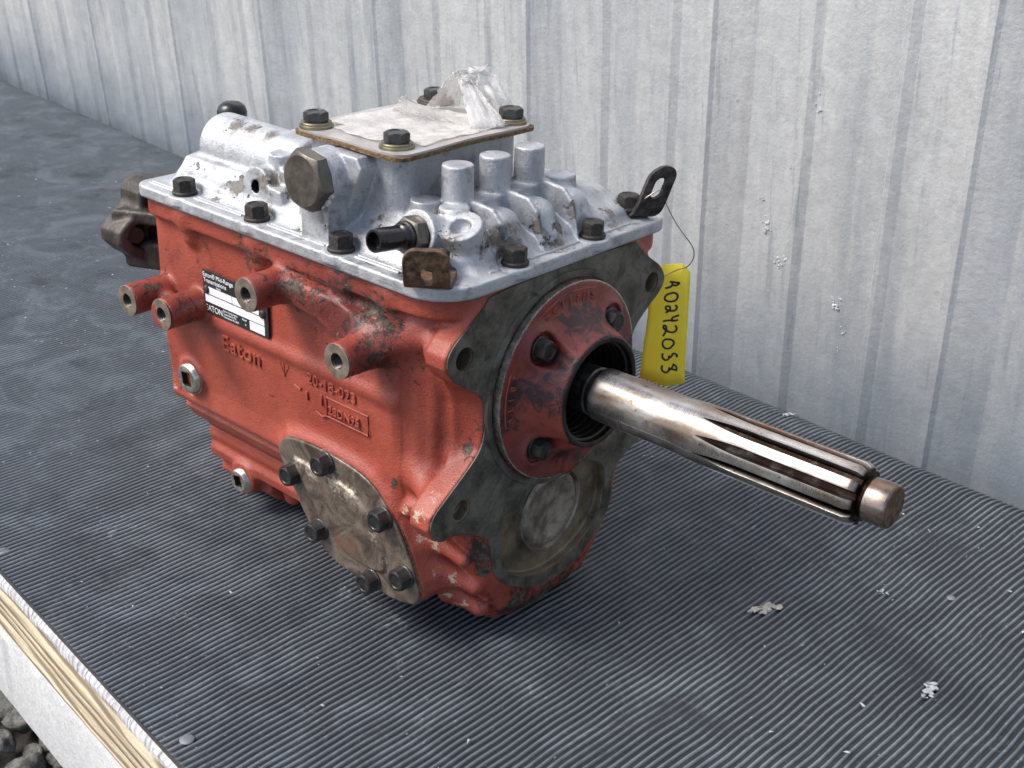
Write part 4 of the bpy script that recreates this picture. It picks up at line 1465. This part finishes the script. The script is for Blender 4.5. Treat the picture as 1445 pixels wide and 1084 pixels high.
# ================================================================== TOP COVER
def build_cover():
    Fd = Field((-323, -118, 73), (2, 114, 150), .95)
    fl = rrect(-317.5, -4.2, -112.3, 108, (12, 31, 14, 12))
    Fd.extr(2, fl, 78.9, 87.7, 0, 1.4)
    inn = rrect(-303, -16, -97, 94, (16, 34, 20, 20))
    Fd.extr(2, inn, 80, 96, 5, 3, draft=.35)
    # rear hump
    Fd.extr(0, [(-98, 84), (-90, 90), (-79, 105), (-60, 108), (60, 108), (78, 103), (94, 88), (94, 84)], -300, -160, 6, 4)
    Fd.extr(1, [(-302, 84), (-290, 107), (-150, 107), (-150, 84)], -60, 60, 8, 4)
    Fd.cyl((-293, -50, 110.5), (-190, -50, 110.5), 22.5, 21.5, 4, 5)
    # tower under the cover plate
    Fd.extr(2, rrect(-165, -81, -76, 36, (7, 13, 10, 7)), 80, 145.4, 11, .8)
    # front roof that falls to the front flange
    Fd.extr(1, [(-175, 84), (-175, 104), (-90, 108), (-62, 110), (-40, 105), (-24, 95), (-16, 86), (-16, 84)], -74, 62, 6, 3)
    Fd.extr(0, [(-97, 84), (-84, 97), (-66, 106), (56, 106), (80, 101), (95, 87), (95, 84)], -175, -42, 8, 5)
    # shelf at the foot of the posts
    Fd.extr(2, rrect(-72, -47, -54, 33, 6), 90, 119, 3, 1.5)
    # three posts
    for y in (-47.5, -14, 19.0):
        Fd.cyl((-57.5, y, 96), (-57.5, y, 142.2), 10.4, 9.9, 1.8, .4)
    # domes and thin ribs running to the front flange
    for y in (-29.5, 4.0, 37):
        Fd.cap((-62, y, 103), (-38, y, 101.5), 12.8, 12.8, 2)
        Fd.cap((-38, y, 101.5), (-27, y, 86), 12.8, 11.5, 2)
    for y in (-45.5, -12.5, 21.5):
        Fd.extr(1, [(-56, 90), (-56, 122), (-49, 121.5), (-29, 119.5), (-22, 113), (-13.5, 87), (-20, 84)], y - 1.7, y + 1.7, 1.6, .5)
    # right shoulder block
    Fd.extr(1, [(-120, 84), (-120, 106), (-58, 106), (-40, 103), (-22, 92), (-18, 84)], 52, 86, 10, 5)
    Fd.cyl((-54, 47, 100), (-54, 47, 118.5), 11, 10.4, 4, .7)
    # sensor boss, round stubs, tilted pad
    Fd.cyl((-55, -66, 100), (-55, -86.5, 106), 13, 16.2, 5, 1.0)
    Fd.cyl((-55, -92, 106), (-55, -84.5, 106), 12.8, 12.8, 0, 0, sub=True)
    Fd.cyl((-71, -61.5, 96), (-71, -61.5, 120), 10.4, 9.8, 1.5, .6)
    Fd.cyl((-49.5, -58.5, 96), (-49.5, -58.5, 119.5), 10.0, 9.5, 1.2, .5)
    n_ = np.array((.10, -.40, .91)); n_ /= np.linalg.norm(n_)
    c_ = np.array((-33.5, -69.5, 113.5))
    Fd.cyl(c_ - n_ * 24, c_, 15.5, 13.4, 5, .5)
    Fd.cap(c_ + n_ * 3, c_ - n_ * .5, 7.0, 6.4, 1.0, sub=True)
    # pillar carrying the big hex plug
    arch = [(-141, 84), (-141, 128)] + [(-127 + 14.0 * math.cos(math.radians(180 - a)), 129 + 14.0 * math.sin(math.radians(a))) for a in range(10, 180, 17)] + [(-113, 128), (-113, 84)]
    Fd.extr(1, [(-158, 84), (-158, 122), (-150, 140), (-125, 145), (-101, 144.5), (-97, 138), (-102, 127), (-119, 90), (-120, 84)], -91, -60, 2, .8)
    Fd.extr(1, arch, -103.2, -60, 2.5, .8)
    Fd.cyl((-126.5, -103.8, 129), (-126.5, -88, 129), 17.8, 18.5, 1.5, .6)
    # small threaded pad with a hole
    Fd.cyl((-204, -58, 100), (-204, -89.6, 103.5), 16, 14.2, 3, .5)
    Fd.extr(1, [(-200, 86), (-200, 108), (-178, 106), (-172, 86)], -90, -70, 1.5, .6)
    Fd.cyl((-204.5, -96, 104.5), (-204.5, -74, 104), 4.4, 4.4, 0, 0, sub=True)
    Fd.cyl((-199, -70, 104), (-199, -70, 125), 9.8, 9.2, 1.5, .5)
    Fd.cyl((-187, -74, 100), (-187, -74, 117), 6.5, 6.0, 3, .8)
    # spot faces round the flange bolts
    for (x, y) in BOLTS:
        Fd.cyl((x, y, 82), (x, y, 88.6), 12.2, 11.4, 2, .5)
        Fd.cyl((x, y, 88.7), (x, y, 110), 11.2, 11.2, 1.0, 0, sub=True)
    wear = [(-28, -60, 102, 14, .95), (-30, -62, 96, 12, .9), (-26, -44, 100, 12, .95), (-23, -38, 106, 10, .9), (-24, -34, 96, 10, .9), (-30, -30, 104, 9, .85), (-20, -14, 104, 11, .95), (-18, -8, 96, 9, .9), (-32, -6, 106, 9, .7), (-19, 20, 108, 10, .8), (-22, 8, 98, 8, .8),
            (-262, -60, 131, 12, .8), (-245, -58, 131, 9, .75), (-225, -60, 131, 8, .8), (-226, -86, 100, 13, .95), (-236, -84, 98, 10, .7), (-195, -84, 108, 12, .95), (-178, -80, 106, 10, .85), (-190, -92, 89, 9, .7), (-212, -88, 90, 8, .8), (-220, -75, 107, 9, .7),
            (-100, -104, 90, 7, .8), (-120, -100, 100, 8, .6), (-200, -72, 118, 9, .7), (-70, -80, 108, 10, .7), (-58, -72, 118, 8, .9), (-75, -104, 88, 9, .7), (-20, 60, 100, 10, .7), (-24, 80, 98, 12, .6), (-150, -100, 88, 8, .7), (-150, -70, 106, 14, .5), (-95, -80, 104, 12, .5), (-40, -100, 89, 14, .6), (-33, -80, 106, 12, .7), (-60, -92, 112, 10, .8), (-290, -60, 100, 20, .4), (-280, -80, 98, 12, .5), (-14, 0, 89, 12, .7), (-14, 55, 89, 14, .5), (-240, -100, 89, 10, .8), (-75, -50, 104, 14, .8), (-70, -20, 116, 12, .6)]
    return Fd.mesh("top_cover", [M['alu'], M['black']], G, dict(wear=wear))
BOLTS = [(-266.3, -103.2), (-187, -102.6), (-103.3, -103), (-10.9 - 1.5, -43.4), (-10.9 - 1.5, 31.6), (-22.5, 88.0), (-266, 98), (-187, 98), (-103, 98)]
cover = build_cover()
me = cover.data
nf = len(me.polygons)
cc = np.empty(nf * 3, np.float32); me.polygons.foreach_get("center", cc); cc = cc.reshape(-1, 3) * 1000
mi = np.zeros(nf, np.int32)
mi[(np.hypot(cc[:, 0] + 204.5, cc[:, 2] - 104.3) < 4.7) & (cc[:, 1] < -73)] = 1
me.polygons.foreach_set("material_index", mi)

# raised bead that runs just inside the flange edge
def bead_run(pts, r=1.1):
    bead([(x, y, 88.0) for x, y in pts], r, name="edge_bead", parent=cover, m=M['alu'])
def run(a, b):
    bead_run([(a[0] + (b[0] - a[0]) * t / 8, a[1] + (b[1] - a[1]) * t / 8) for t in range(9)])
for y in (-104.2, -101.0):
    run((-308, y), (-279, y)); run((-254, y), (-201, y)); run((-174, y), (-117, y)); run((-89, y), (-50, y))
for x in (-12.5, -16):
    run((x, -66), (x, -57)); run((x, -30), (x, 18)); run((x, 45), (x, 72))
# dark gasket line under the flange
sheet("flange_gasket", rrect(-316.5, -6, -110.8, 106.6, (12, 30, 14, 12)), [], .5, .05, M['black'], cover, Matrix.Translation((0, 0, 78.55 * MM)))

fb = hex_mesh("bolt_head", 13.4, 10.8, 8.7, 2.4, M['grime_bolt'], dish=.5)
for (x, y) in BOLTS[:5] + BOLTS[6:]:
    o = place(fb, "flange_bolt", cover, frame((x, y, 88.6), (rnd.uniform(-.02, .02), rnd.uniform(-.02, .02), 1), (1, rnd.uniform(-.6, .6), 0)))

# big hex plug
hp = hex_mesh("hex_plug_head", 34.5, 10.5, 17.4, .6, M['hex'])
o = place(hp, "hex_plug", cover, frame((-126, -103.4, 129.5), (0, -1, 0), (.2, 0, 1)))
# old sealant squeezed from under it
bm = bmesh.new()
pts = []
for i in range(26):
    a = math.radians(195 + i * 6.2)
    rr_ = 17.6 + 1.2 * math.sin(i * 1.7)
    pts.append((-126.5 + rr_ * math.cos(a), -104.0, 129 + rr_ * math.sin(a)))
tube_bm(bm, pts, [1.4 + .7 * math.sin(i * 2.3) for i in range(26)], 8)
from_bm("sealant", bm, simple("white_sealant", (.7, .69, .66), .6), cover)

# sensor with nut and connector
sd = Vector((0, -.985, .12)).normalized()
sp0 = Vector((-55, -85.5, 106))
nut = hex_mesh("sensor_nut", 21, 8.5, 11.2, 1.2, M['hex'])
place(nut, "sensor_nut", cover, frame(sp0, sd, (1, 0, .4)))
v, f = lathe([(9.2, 8), (9.4, 8.6), (9.4, 10.5), (8.4, 11), (8.0, 14), (6.9, 15), (6.9, 34), (6.6, 34.6), (5.4, 34.6), (5.2, 29), (0.1, 29)], 48)
so = mkobj("sensor_connector", v, f, M['plastic'], cover, frame(sp0, sd, (1, 0, .4)), sharp=35)
bm = bmesh.new()
for s_ in (-1, 1):
    bmesh.ops.create_cube(bm, size=1, matrix=Matrix.Translation((s_ * 6.2, 0, 24)) @ Matrix.Diagonal((1.6, 5, 12, 1)))
bmesh.ops.create_cube(bm, size=1, matrix=Matrix.Translation((0, 6.3, 22)) @ Matrix.Diagonal((6, 1.8, 15, 1)))
from_bm("connector_rib", bm, M['plastic'], cover, frame(sp0, sd, (1, 0, .4)))
bm = bmesh.new()
bmesh.ops.create_cone(bm, cap_ends=True, segments=48, radius1=12.1, radius2=11.4, depth=1)
from_bm("sensor_recess", bm, M['pocket'], cover, frame((-55, -84.2, 106), (0, -1, 0)))

# ---- sheet cover plate with gasket, four bolts with washers
PZ = 145.4
pl_out = rrect(-172.5, -72.5, -82, 43, (10, 9, 12, 12))
def wavy(o, amp):
    for v in o.data.vertices:
        p = v.co * 1000
        e = max(abs((p.x + 122.5) / 50), abs((p.y + 19.5) / 62))
        v.co.z += amp * MM * (math.sin(p.x * .055 + 1.2) * math.sin(p.y * .05 + .6)) * min(1, e ** 2)
def dense_sheet(name, outline, t, m, parent, z, amp):
    """plate built as a grid so it can bend"""
    bm = bmesh.new()
    n = len(outline)
    c = (sum(p[0] for p in outline) / n, sum(p[1] for p in outline) / n)
    oo = []
    for i in range(n):
        a, b = outline[i], outline[(i + 1) % n]
        L = math.dist(a, b); k = max(1, int(L / 5))
        for j in range(k): oo.append((a[0] + (b[0] - a[0]) * j / k, a[1] + (b[1] - a[1]) * j / k))
    def zf(x, y):
        e = max(abs((x + 122.5) / 50), abs((y + 19.5) / 62))
        # nailed down by its four bolts, lifting between them
        w = amp * (math.sin((y + 82) / 125 * math.pi) * abs((x + 122.5) / 50) ** 2 * .9 + math.sin((x + 172) / 100 * math.pi) * abs((y + 19.5) / 62) ** 2 * .55)
        return w + .25 * math.sin(x * .13 + y * .09)
    rings = []
    ks = [0.02, .2, .4, .6, .75, .88, .97, 1.0]
    for layer in (1, 0):
        for k in ks:
            rings.append([bm.verts.new((c[0] + (p[0] - c[0]) * k, c[1] + (p[1] - c[1]) * k, zf(c[0] + (p[0] - c[0]) * k, c[1] + (p[1] - c[1]) * k) + (t if layer else 0) - (.25 if k == 1.0 and layer else 0))) for p in oo])
    m_ = len(oo); nk = len(ks)
    order = list(range(nk)) + list(range(2 * nk - 1, nk - 1, -1))
    for a, b in zip(order, order[1:]):
        for i in range(m_):
            bm.faces.new((rings[a][i], rings[a][(i + 1) % m_], rings[b][(i + 1) % m_], rings[b][i]))
    bm.faces.new(rings[0])
    return from_bm(name, bm, m, parent, Matrix.Translation((0, 0, z * MM)), 40)
gk = dense_sheet("gasket", rrect(-173.4, -71.4, -83.2, 43.5, (9, 8, 8, 12)), 2.6, M['cork'], G, PZ, .9)
gk["label"] = "crumbly brown cork gasket squeezed out under the top plate"
cp = dense_sheet("cover_plate", pl_out, 1.6, M['sheet'], G, PZ + 2.65, .9)
# torn tongue of gasket at the far corner
bm = bmesh.new()
bmesh.ops.create_cube(bm, size=1, matrix=Matrix.Translation((-66, 41, 145.2)) @ Matrix.Rotation(.5, 4, 'Y') @ Matrix.Rotation(.35, 4, 'Z') @ Matrix.Diagonal((12, 4.5, 2.2, 1)))
bmesh.ops.subdivide_edges(bm, edges=bm.edges[:], cuts=2)
for v in bm.verts: v.co += Vector((rnd.uniform(-.5, .5), rnd.uniform(-.5, .5), rnd.uniform(-.4, .4)))
from_bm("gasket_tongue", bm, M['cork'], gk)
tb = hex_mesh("bolt_head", 14.2, 6.6, 7.4, .5, M['bolt'], dish=.5)
wv, wf = lathe([(11.3, 0), (11.5, .5), (11.3, 1.6), (10.6, 1.9), (10.5, 2.0), (10.4, 3.2), (10.0, 3.6), (4, 3.6)], 48)
for i, (x, y, w) in enumerate([(-161.3, -71, 11), (-89, -68.5, 11), (-158.5, 34, 13), (-85.5, 31.5, 10.5)]):
    zt = PZ + 4.3
    k = w / 11.3
    o = mkobj("washer", [(a * k, b * k, c) for a, b, c in wv], wf, M['washer'] if i in (0, 1, 3) else M['brown'], cp, Matrix.Translation((x * MM, y * MM, (zt - PZ - 2.65) * MM)), sharp=30)
    place(tb, "bolt", cp, Matrix.Translation((x * MM, y * MM, (zt + 3.5 - PZ - 2.65) * MM)) @ Matrix.Rotation(rnd.uniform(0, 1), 4, 'Z'))

# black breather knob at the back of the cover
v, f = lathe([(7, -18), (7, -3), (10.5, -2), (11, 3), (9.5, 7), (6, 9.5), (.2, 10.2)], 40)
bk = mkobj("breather_cap", v, f, M['plastic'], cover, Matrix.Translation((-.3005, -.0345, .1265)), sharp=40)

# ---- lifting lugs
def strip_bm(path, w, t, hole=None):
    """bent strip: path of (origin, normal) with width vector fixed"""
    pass
def lug(name, path, wdir, w, t, mat, slot, parent, nose=None):
    """path: centre line points (mm); last point ends in a round nose with a slot"""
    P = [Vector(p) for p in path]
    W = Vector(wdir).normalized()
    # plate outline in (s, u) space, s = arc length, u = width
    S = [0]
    for a, b in zip(P, P[1:]): S.append(S[-1] + (b - a).length)
    L = S[-1]
    out = []
    R_ = w / 2
    q_ = nose or R_
    out += rrect(0, L, -R_, R_, (R_ - .01, q_ - .01, q_ - .01, R_ - .01), 9)
    s0, s1, sr = slot
    cu = bpy.data.curves.new("c", 'CURVE'); cu.dimensions = '2D'; cu.fill_mode = 'BOTH'
    hole = [(s1 + sr * math.cos(math.radians(-90 + 15 * i)), sr * math.sin(math.radians(-90 + 15 * i))) for i in range(13)] + [(s0 + sr * math.cos(math.radians(90 + 15 * i)), sr * math.sin(math.radians(90 + 15 * i))) for i in range(13)]
    for loop in (out, hole):
        sp = cu.splines.new('POLY'); sp.points.add(len(loop) - 1)
        for i, q in enumerate(loop): sp.points[i].co = (q[0], q[1], 0, 1)
        sp.use_cyclic_u = True
    cu.extrude = t / 2 - .5; cu.bevel_depth = .5; cu.bevel_resolution = 1; cu.offset = -.5
    tmp = bpy.data.objects.new("tmp", cu); COL.objects.link(tmp)
    me = bpy.data.meshes.new_from_object(tmp.evaluated_get(bpy.context.evaluated_depsgraph_get()))
    bpy.data.objects.remove(tmp); bpy.data.curves.remove(cu)
    bm = bmesh.new(); bm.from_mesh(me); bpy.data.meshes.remove(me)
    for k in range(1, int(L / 2)):
        g_ = bm.verts[:] + bm.edges[:] + bm.faces[:]
        bmesh.ops.bisect_plane(bm, geom=g_, plane_co=(k * 2, 0, 0), plane_no=(1, 0, 0))
    def at(s):
        s = min(max(s, 0), L)
        for i in range(len(S) - 1):
            if s <= S[i + 1] + 1e-6:
                t_ = (s - S[i]) / (S[i + 1] - S[i])
                p = P[i].lerp(P[i + 1], t_)
                break
        def tg(i): return (P[min(i + 1, len(P) - 1)] - P[max(i - 1, 0)]).normalized()
        d = tg(i).lerp(tg(i + 1), t_).normalized()
        return p, d
    for v in bm.verts:
        p, d = at(v.co.x)
        nrm = d.cross(W).normalized()
        v.co = p + W * v.co.y + nrm * v.co.z
    return from_bm(name, bm, mat, parent, None, 35)
# front lug: short rusty tab standing at the near corner
def smooth_path(pts, it=3): return chaikin(pts, it, closed=False)
lug("lifting_lug", smooth_path([(-38, -84, 90.3), (-26, -101, 90.3), (-17.0, -113.5, 90.3), (-15.2, -116.0, 101), (-14.2, -117.6, 115.0)]), (.78, .62, 0), 27, 4.2, M['rusty'], (41, 45, 3.4), G, 8)
# right hand lug: dark bracket bent up, wire tied through it
lug("lifting_lug", smooth_path([(-33, 77, 90.4), (-20, 84, 90.4), (-12, 87.5, 92), (-9, 89.5, 99), (-7, 93, 111), (-5, 98.5, 124.5)]), (.55, .83, 0), 19.5, 4.6, M['darkiron'], (39, 46, 3.7), G)
place(fb, "flange_bolt", cover, frame((-24.5, 85.0, 92.6), (0, 0, 1), (1, .3, 0)))
place(fb, "flange_bolt", cover, frame((-33, -90, 92.4), (0, 0, 1), (1, .3, 0)))

# ---- brown output yoke and linkage at the rear
def build_yoke():
    Fd = Field((-400, -140, -20), (-300, 20, 100), 1.6)
    yo = [(-86, 80), (-93, 77), (-97, 71), (-97, 64), (-101, 58), (-112, 50), (-117, 45), (-117, 36), (-108, 26), (-84, 10.5), (-50, -2), (-40, 40), (-60, 76)]
    yi = [(-84, 72), (-90, 68), (-91, 61), (-98, 52), (-107, 46), (-110, 41), (-106, 35), (-96, 27), (-60, 12), (-50, 40), (-66, 66)]
    Fd.extr(0, yo, -362, -334, 0, 3)
    Fd.extr(0, yi, -350, -320, 0, 2, sub=True)
    Fd.extr(2, [(-352, -112), (-352, -96), (-312, -74), (-312, -92)], 50, 60, 2, 2)
    Fd.extr(2, [(-352, -104), (-352, -90), (-312, -68), (-312, -84)], 12, 34, 3, 3)
    Fd.cyl((-352, -40, 30), (-318, -40, 30), 44, 40, 5, 3)
    Fd.cyl((-352, -100, 41), (-344, -100, 41), 8, 7, 2, 1)
    return Fd.mesh("output_yoke", [M['brown']], G)
yk = build_yoke()
yb = hex_mesh("bolt_head", 13, 9, 8.5, 1.5, M['plastic'])
place(yb, "bolt", yk, frame((-344, -100, 41), (.95, -.3, 0)))

# ================================================================== LOOSE THINGS ON THE GEARBOX
# torn clear film on the plate
def film_mesh():
    bm = bmesh.new()
    rr = random.Random(3)
    # flat, wrinkled part
    nx, ny = 34, 40
    grid = {}
    for i in range(nx + 1):
        for j in range(ny + 1):
            u, w = i / nx, j / ny
            x = -165 + 86 * u + 3 * mnoise.noise(Vector((w * 4, 1, 0)))
            y = -70 + 92 * w + 5 * mnoise.noise(Vector((u * 3, 5, 0)))
            # hide corners round the bolts
            if (x < -150 and y < -60) or (x > -100 and y < -58): continue
            if (x < -148 and y > 20): continue
            h = 151.0 + 1.3 * abs(mnoise.noise(Vector((x * .05, y * .05, 2)))) + .9 * mnoise.noise(Vector((x * .17, y * .12, 4)))
            h += 2.2 * math.exp(-((x + 140 + (y + 40) * .5) / 2.2) ** 2) * max(0, 1 - abs(y + 45) / 30)
            grid[i, j] = bm.verts.new((x, y, h))
    for (i, j) in list(grid):
        q = [grid.get(k) for k in ((i, j), (i + 1, j), (i + 1, j + 1), (i, j + 1))]
        if all(q): bm.faces.new(q)
    # flaps: four-cornered patches that bulge and crease
    def flap(P00, P10, P01, P11, seed, nu=26, nv=20, amp=2.2, bulge=0.0, nrm=(.6, -.7, .3)):
        nrm = Vector(nrm).normalized()
        P = [Vector(p) for p in (P00, P10, P01, P11)]
        rows = []
        for a in range(nv + 1):
            v_ = a / nv
            row = []
            for b in range(nu + 1):
                u_ = b / nu
                p = P[0] * (1 - u_) * (1 - v_) + P[1] * u_ * (1 - v_) + P[2] * (1 - u_) * v_ + P[3] * u_ * v_
                k = abs(mnoise.noise(Vector((u_ * 2.6 + seed, v_ * 1.6, seed)))) * 2 - .3
                k2 = abs(mnoise.noise(Vector((u_ * 7 + seed, v_ * 5, seed * 2)))) - .15
                p = p + nrm * (amp * k + amp * .45 * k2 + bulge * math.sin(u_ * math.pi) * math.sin(v_ * math.pi))
                e = max(abs(u_ - .5), abs(v_ - .5)) * 2
                if e > .95:
                    p = p + Vector([mnoise.noise(Vector((u_ * 9 + c * 5, v_ * 9, seed))) for c in range(3)]) * 2.6
                row.append(bm.verts.new(p))
            rows.append(row)
        for a, b in zip(rows, rows[1:]):
            for k in range(nu):
                bm.faces.new((a[k], a[k + 1], b[k + 1], b[k]))
    flap((-113, 9, 177), (-110, 23, 173), (-86, -6, 151.2), (-77, 16, 151.2), 1, amp=2.0, bulge=3)
    flap((-112, 10, 178), (-111, 20, 174), (-96, 3, 152), (-80, 20, 152), 7, amp=3.0, bulge=-2)
    flap((-116, 14, 180), (-115, 43, 179), (-106, 30, 151.5), (-87, 42, 151.5), 2, amp=4.0, bulge=6)
    flap((-120, 11, 180), (-114, 16, 177), (-149, 15, 151.5), (-136, 35, 151.5), 3, nu=18, amp=3.0, bulge=-4)
    flap((-118, 12, 181), (-114, 40, 182), (-112, 14, 172), (-108, 36, 170), 5, amp=3.5, bulge=3)
    flap((-130, -25, 167), (-128, -23, 167), (-158, -8, 151.5), (-104, -2, 151.5), 4, amp=1.6, bulge=2)
    return bm
film = from_bm("plastic_film", film_mesh(), M['film'], None, None, 25)
film.matrix_world = GEAR_M
md = film.modifiers.new("thick", 'SOLIDIFY'); md.thickness = .00012
tag(film, "torn crumpled clear plastic film lying on the top plate of the gearbox", "plastic film")

# yellow tag on a wire
bpy.context.view_layer.update()
TN = frame((0, 0, 0), (1, -.72, .08), (.72, 1, 0))      # placeholder orientation, refined below
tagroot = empty("paper_tag", GEAR_M @ Matrix.Translation((.012, .128, .01)))
tag(tagroot, "yellow paper tag with handwritten number hanging by a wire from the right lug", "tag")
bpy.context.view_layer.update()
# tag plane: x right in picture, y up
TX = Vector((.70, .71, .03)).normalized()
TY = Vector((-.03, .05, 1)).normalized()
TY = (TY - TX * TY.dot(TX)).normalized()
TZ = TX.cross(TY)
TM = Matrix((TX, TY, TZ)).transposed().to_4x4()
TM.translation = Vector((-.023, .131, -.001))
def tag_local(m):
    return tagroot.matrix_world.inverted() @ GEAR_M @ m
tout = [(-13, -45.5), (6.6, -53.5), (21, -51.2), (21, -30), (21, 0), (21.3, 36), (15.4, 42.9), (4, 42.3), (-7, 40), (-9, 20), (-8.5, 5), (-10.5, -15)]
def sub_outline(o, n=6):
    r = []
    for i in range(len(o)):
        a, b = o[i], o[(i + 1) % len(o)]
        for k in range(n): r.append((a[0] + (b[0] - a[0]) * k / n, a[1] + (b[1] - a[1]) * k / n))
    return r
def bend(x, y): return .9 * math.sin(y * .045 + .5) + .012 * (x - 5) ** 2 * .3
bm = bmesh.new()
so_ = sub_outline(tout, 5)
c_ = (4, -5)
rings = []
for k in (.02, .25, .5, .75, 1.0):
    rings.append([bm.verts.new((c_[0] + (p[0] - c_[0]) * k, c_[1] + (p[1] - c_[1]) * k, bend(c_[0] + (p[0] - c_[0]) * k, c_[1] + (p[1] - c_[1]) * k))) for p in so_])
for a, b in zip(rings, rings[1:]):
    for i in range(len(so_)):
        bm.faces.new((a[i], a[(i + 1) % len(so_)], b[(i + 1) % len(so_)], b[i]))
bm.faces.new(rings[0])
paper = from_bm("paper", bm, M['yellow'], tagroot, tag_local(TM), 60)
md = paper.modifiers.new("thick", 'SOLIDIFY'); md.thickness = .0003; md.offset = 0
# hand-written strokes; picture coordinates of the crop (482x1084 for 80x180 px)
S_ = [
 [(252, 180), (280, 183), (310, 188), (338, 190)], [(272, 176), (276, 205), (262, 222), (215, 232)], [(338, 190), (312, 212), (276, 206)],
 [(270, 272), (232, 282), (212, 305), (222, 332), (262, 342), (305, 335), (326, 312), (324, 285), (300, 268), (270, 270)],
 [(226, 428), (246, 424), (268, 404), (262, 378), (232, 376), (224, 396), (246, 412), (290, 418), (318, 408), (326, 386), (308, 368)],
 [(346, 452), (318, 462), (292, 470), (282, 486), (296, 500), (330, 494), (338, 490)], [(296, 500), (260, 492), (208, 502)],
 [(214, 626), (232, 600), (244, 570), (236, 540), (216, 534), (214, 556), (236, 578), (280, 596), (316, 592), (334, 566), (318, 536)],
 [(282, 654), (240, 650), (214, 670), (214, 706), (240, 732), (276, 734), (300, 712), (318, 688), (304, 662), (270, 652)],
 [(222, 770), (214, 796), (230, 824), (258, 832), (278, 816), (276, 790)], [(276, 812), (300, 800), (306, 774), (330, 776), (350, 792), (338, 804)],
 [(222, 872), (214, 900), (232, 930), (262, 936), (282, 918), (284, 890)], [(284, 916), (306, 900), (318, 872), (322, 860)], [(318, 864), (346, 884), (350, 920), (338, 914), (300, 906)],
]
def crop_to_tag(p):
    # crop centre (252,545) maps to tag (4,-5); 6.02 px per photo px, about .47 mm per px
    return (4 + ((900 + p[0] / 6.02) - 937) * .516, -5 - ((370 + p[1] / 6.02) - 460) * .57)
bm = bmesh.new()
for st in S_:
    pts = chaikin([crop_to_tag(p) for p in st], 2, closed=False)
    tube_bm(bm, [(x, y, bend(x, y) + .17) for x, y in pts], .78, 8, True, .12)
from_bm("handwriting", bm, M['ink'], tagroot, tag_local(TM), 40)

def tagpt(x, y, z=0): return (TM @ Vector((x * MM, y * MM, (z + bend(x, y)) * MM))) * 1000
wire_pts = [(-9, 92, 106), (-15, 85, 101), (-13, 82, 101), (-6, 87, 108), (-3, 92, 110), (-5, 97, 106), (-4, 101, 96), (2, 109, 80), (9, 119, 66), (9, 121, 57), (4, 120, 49), tuple(tagpt(12, 39, 1)), tuple(tagpt(-3, 31, .5))]
bm = bmesh.new()
tube_bm(bm, chaikin(wire_pts, 3, closed=False), .42, 8)
from_bm("wire", bm, M['wire'], tagroot, tag_local(Matrix.Identity(4)), 60)
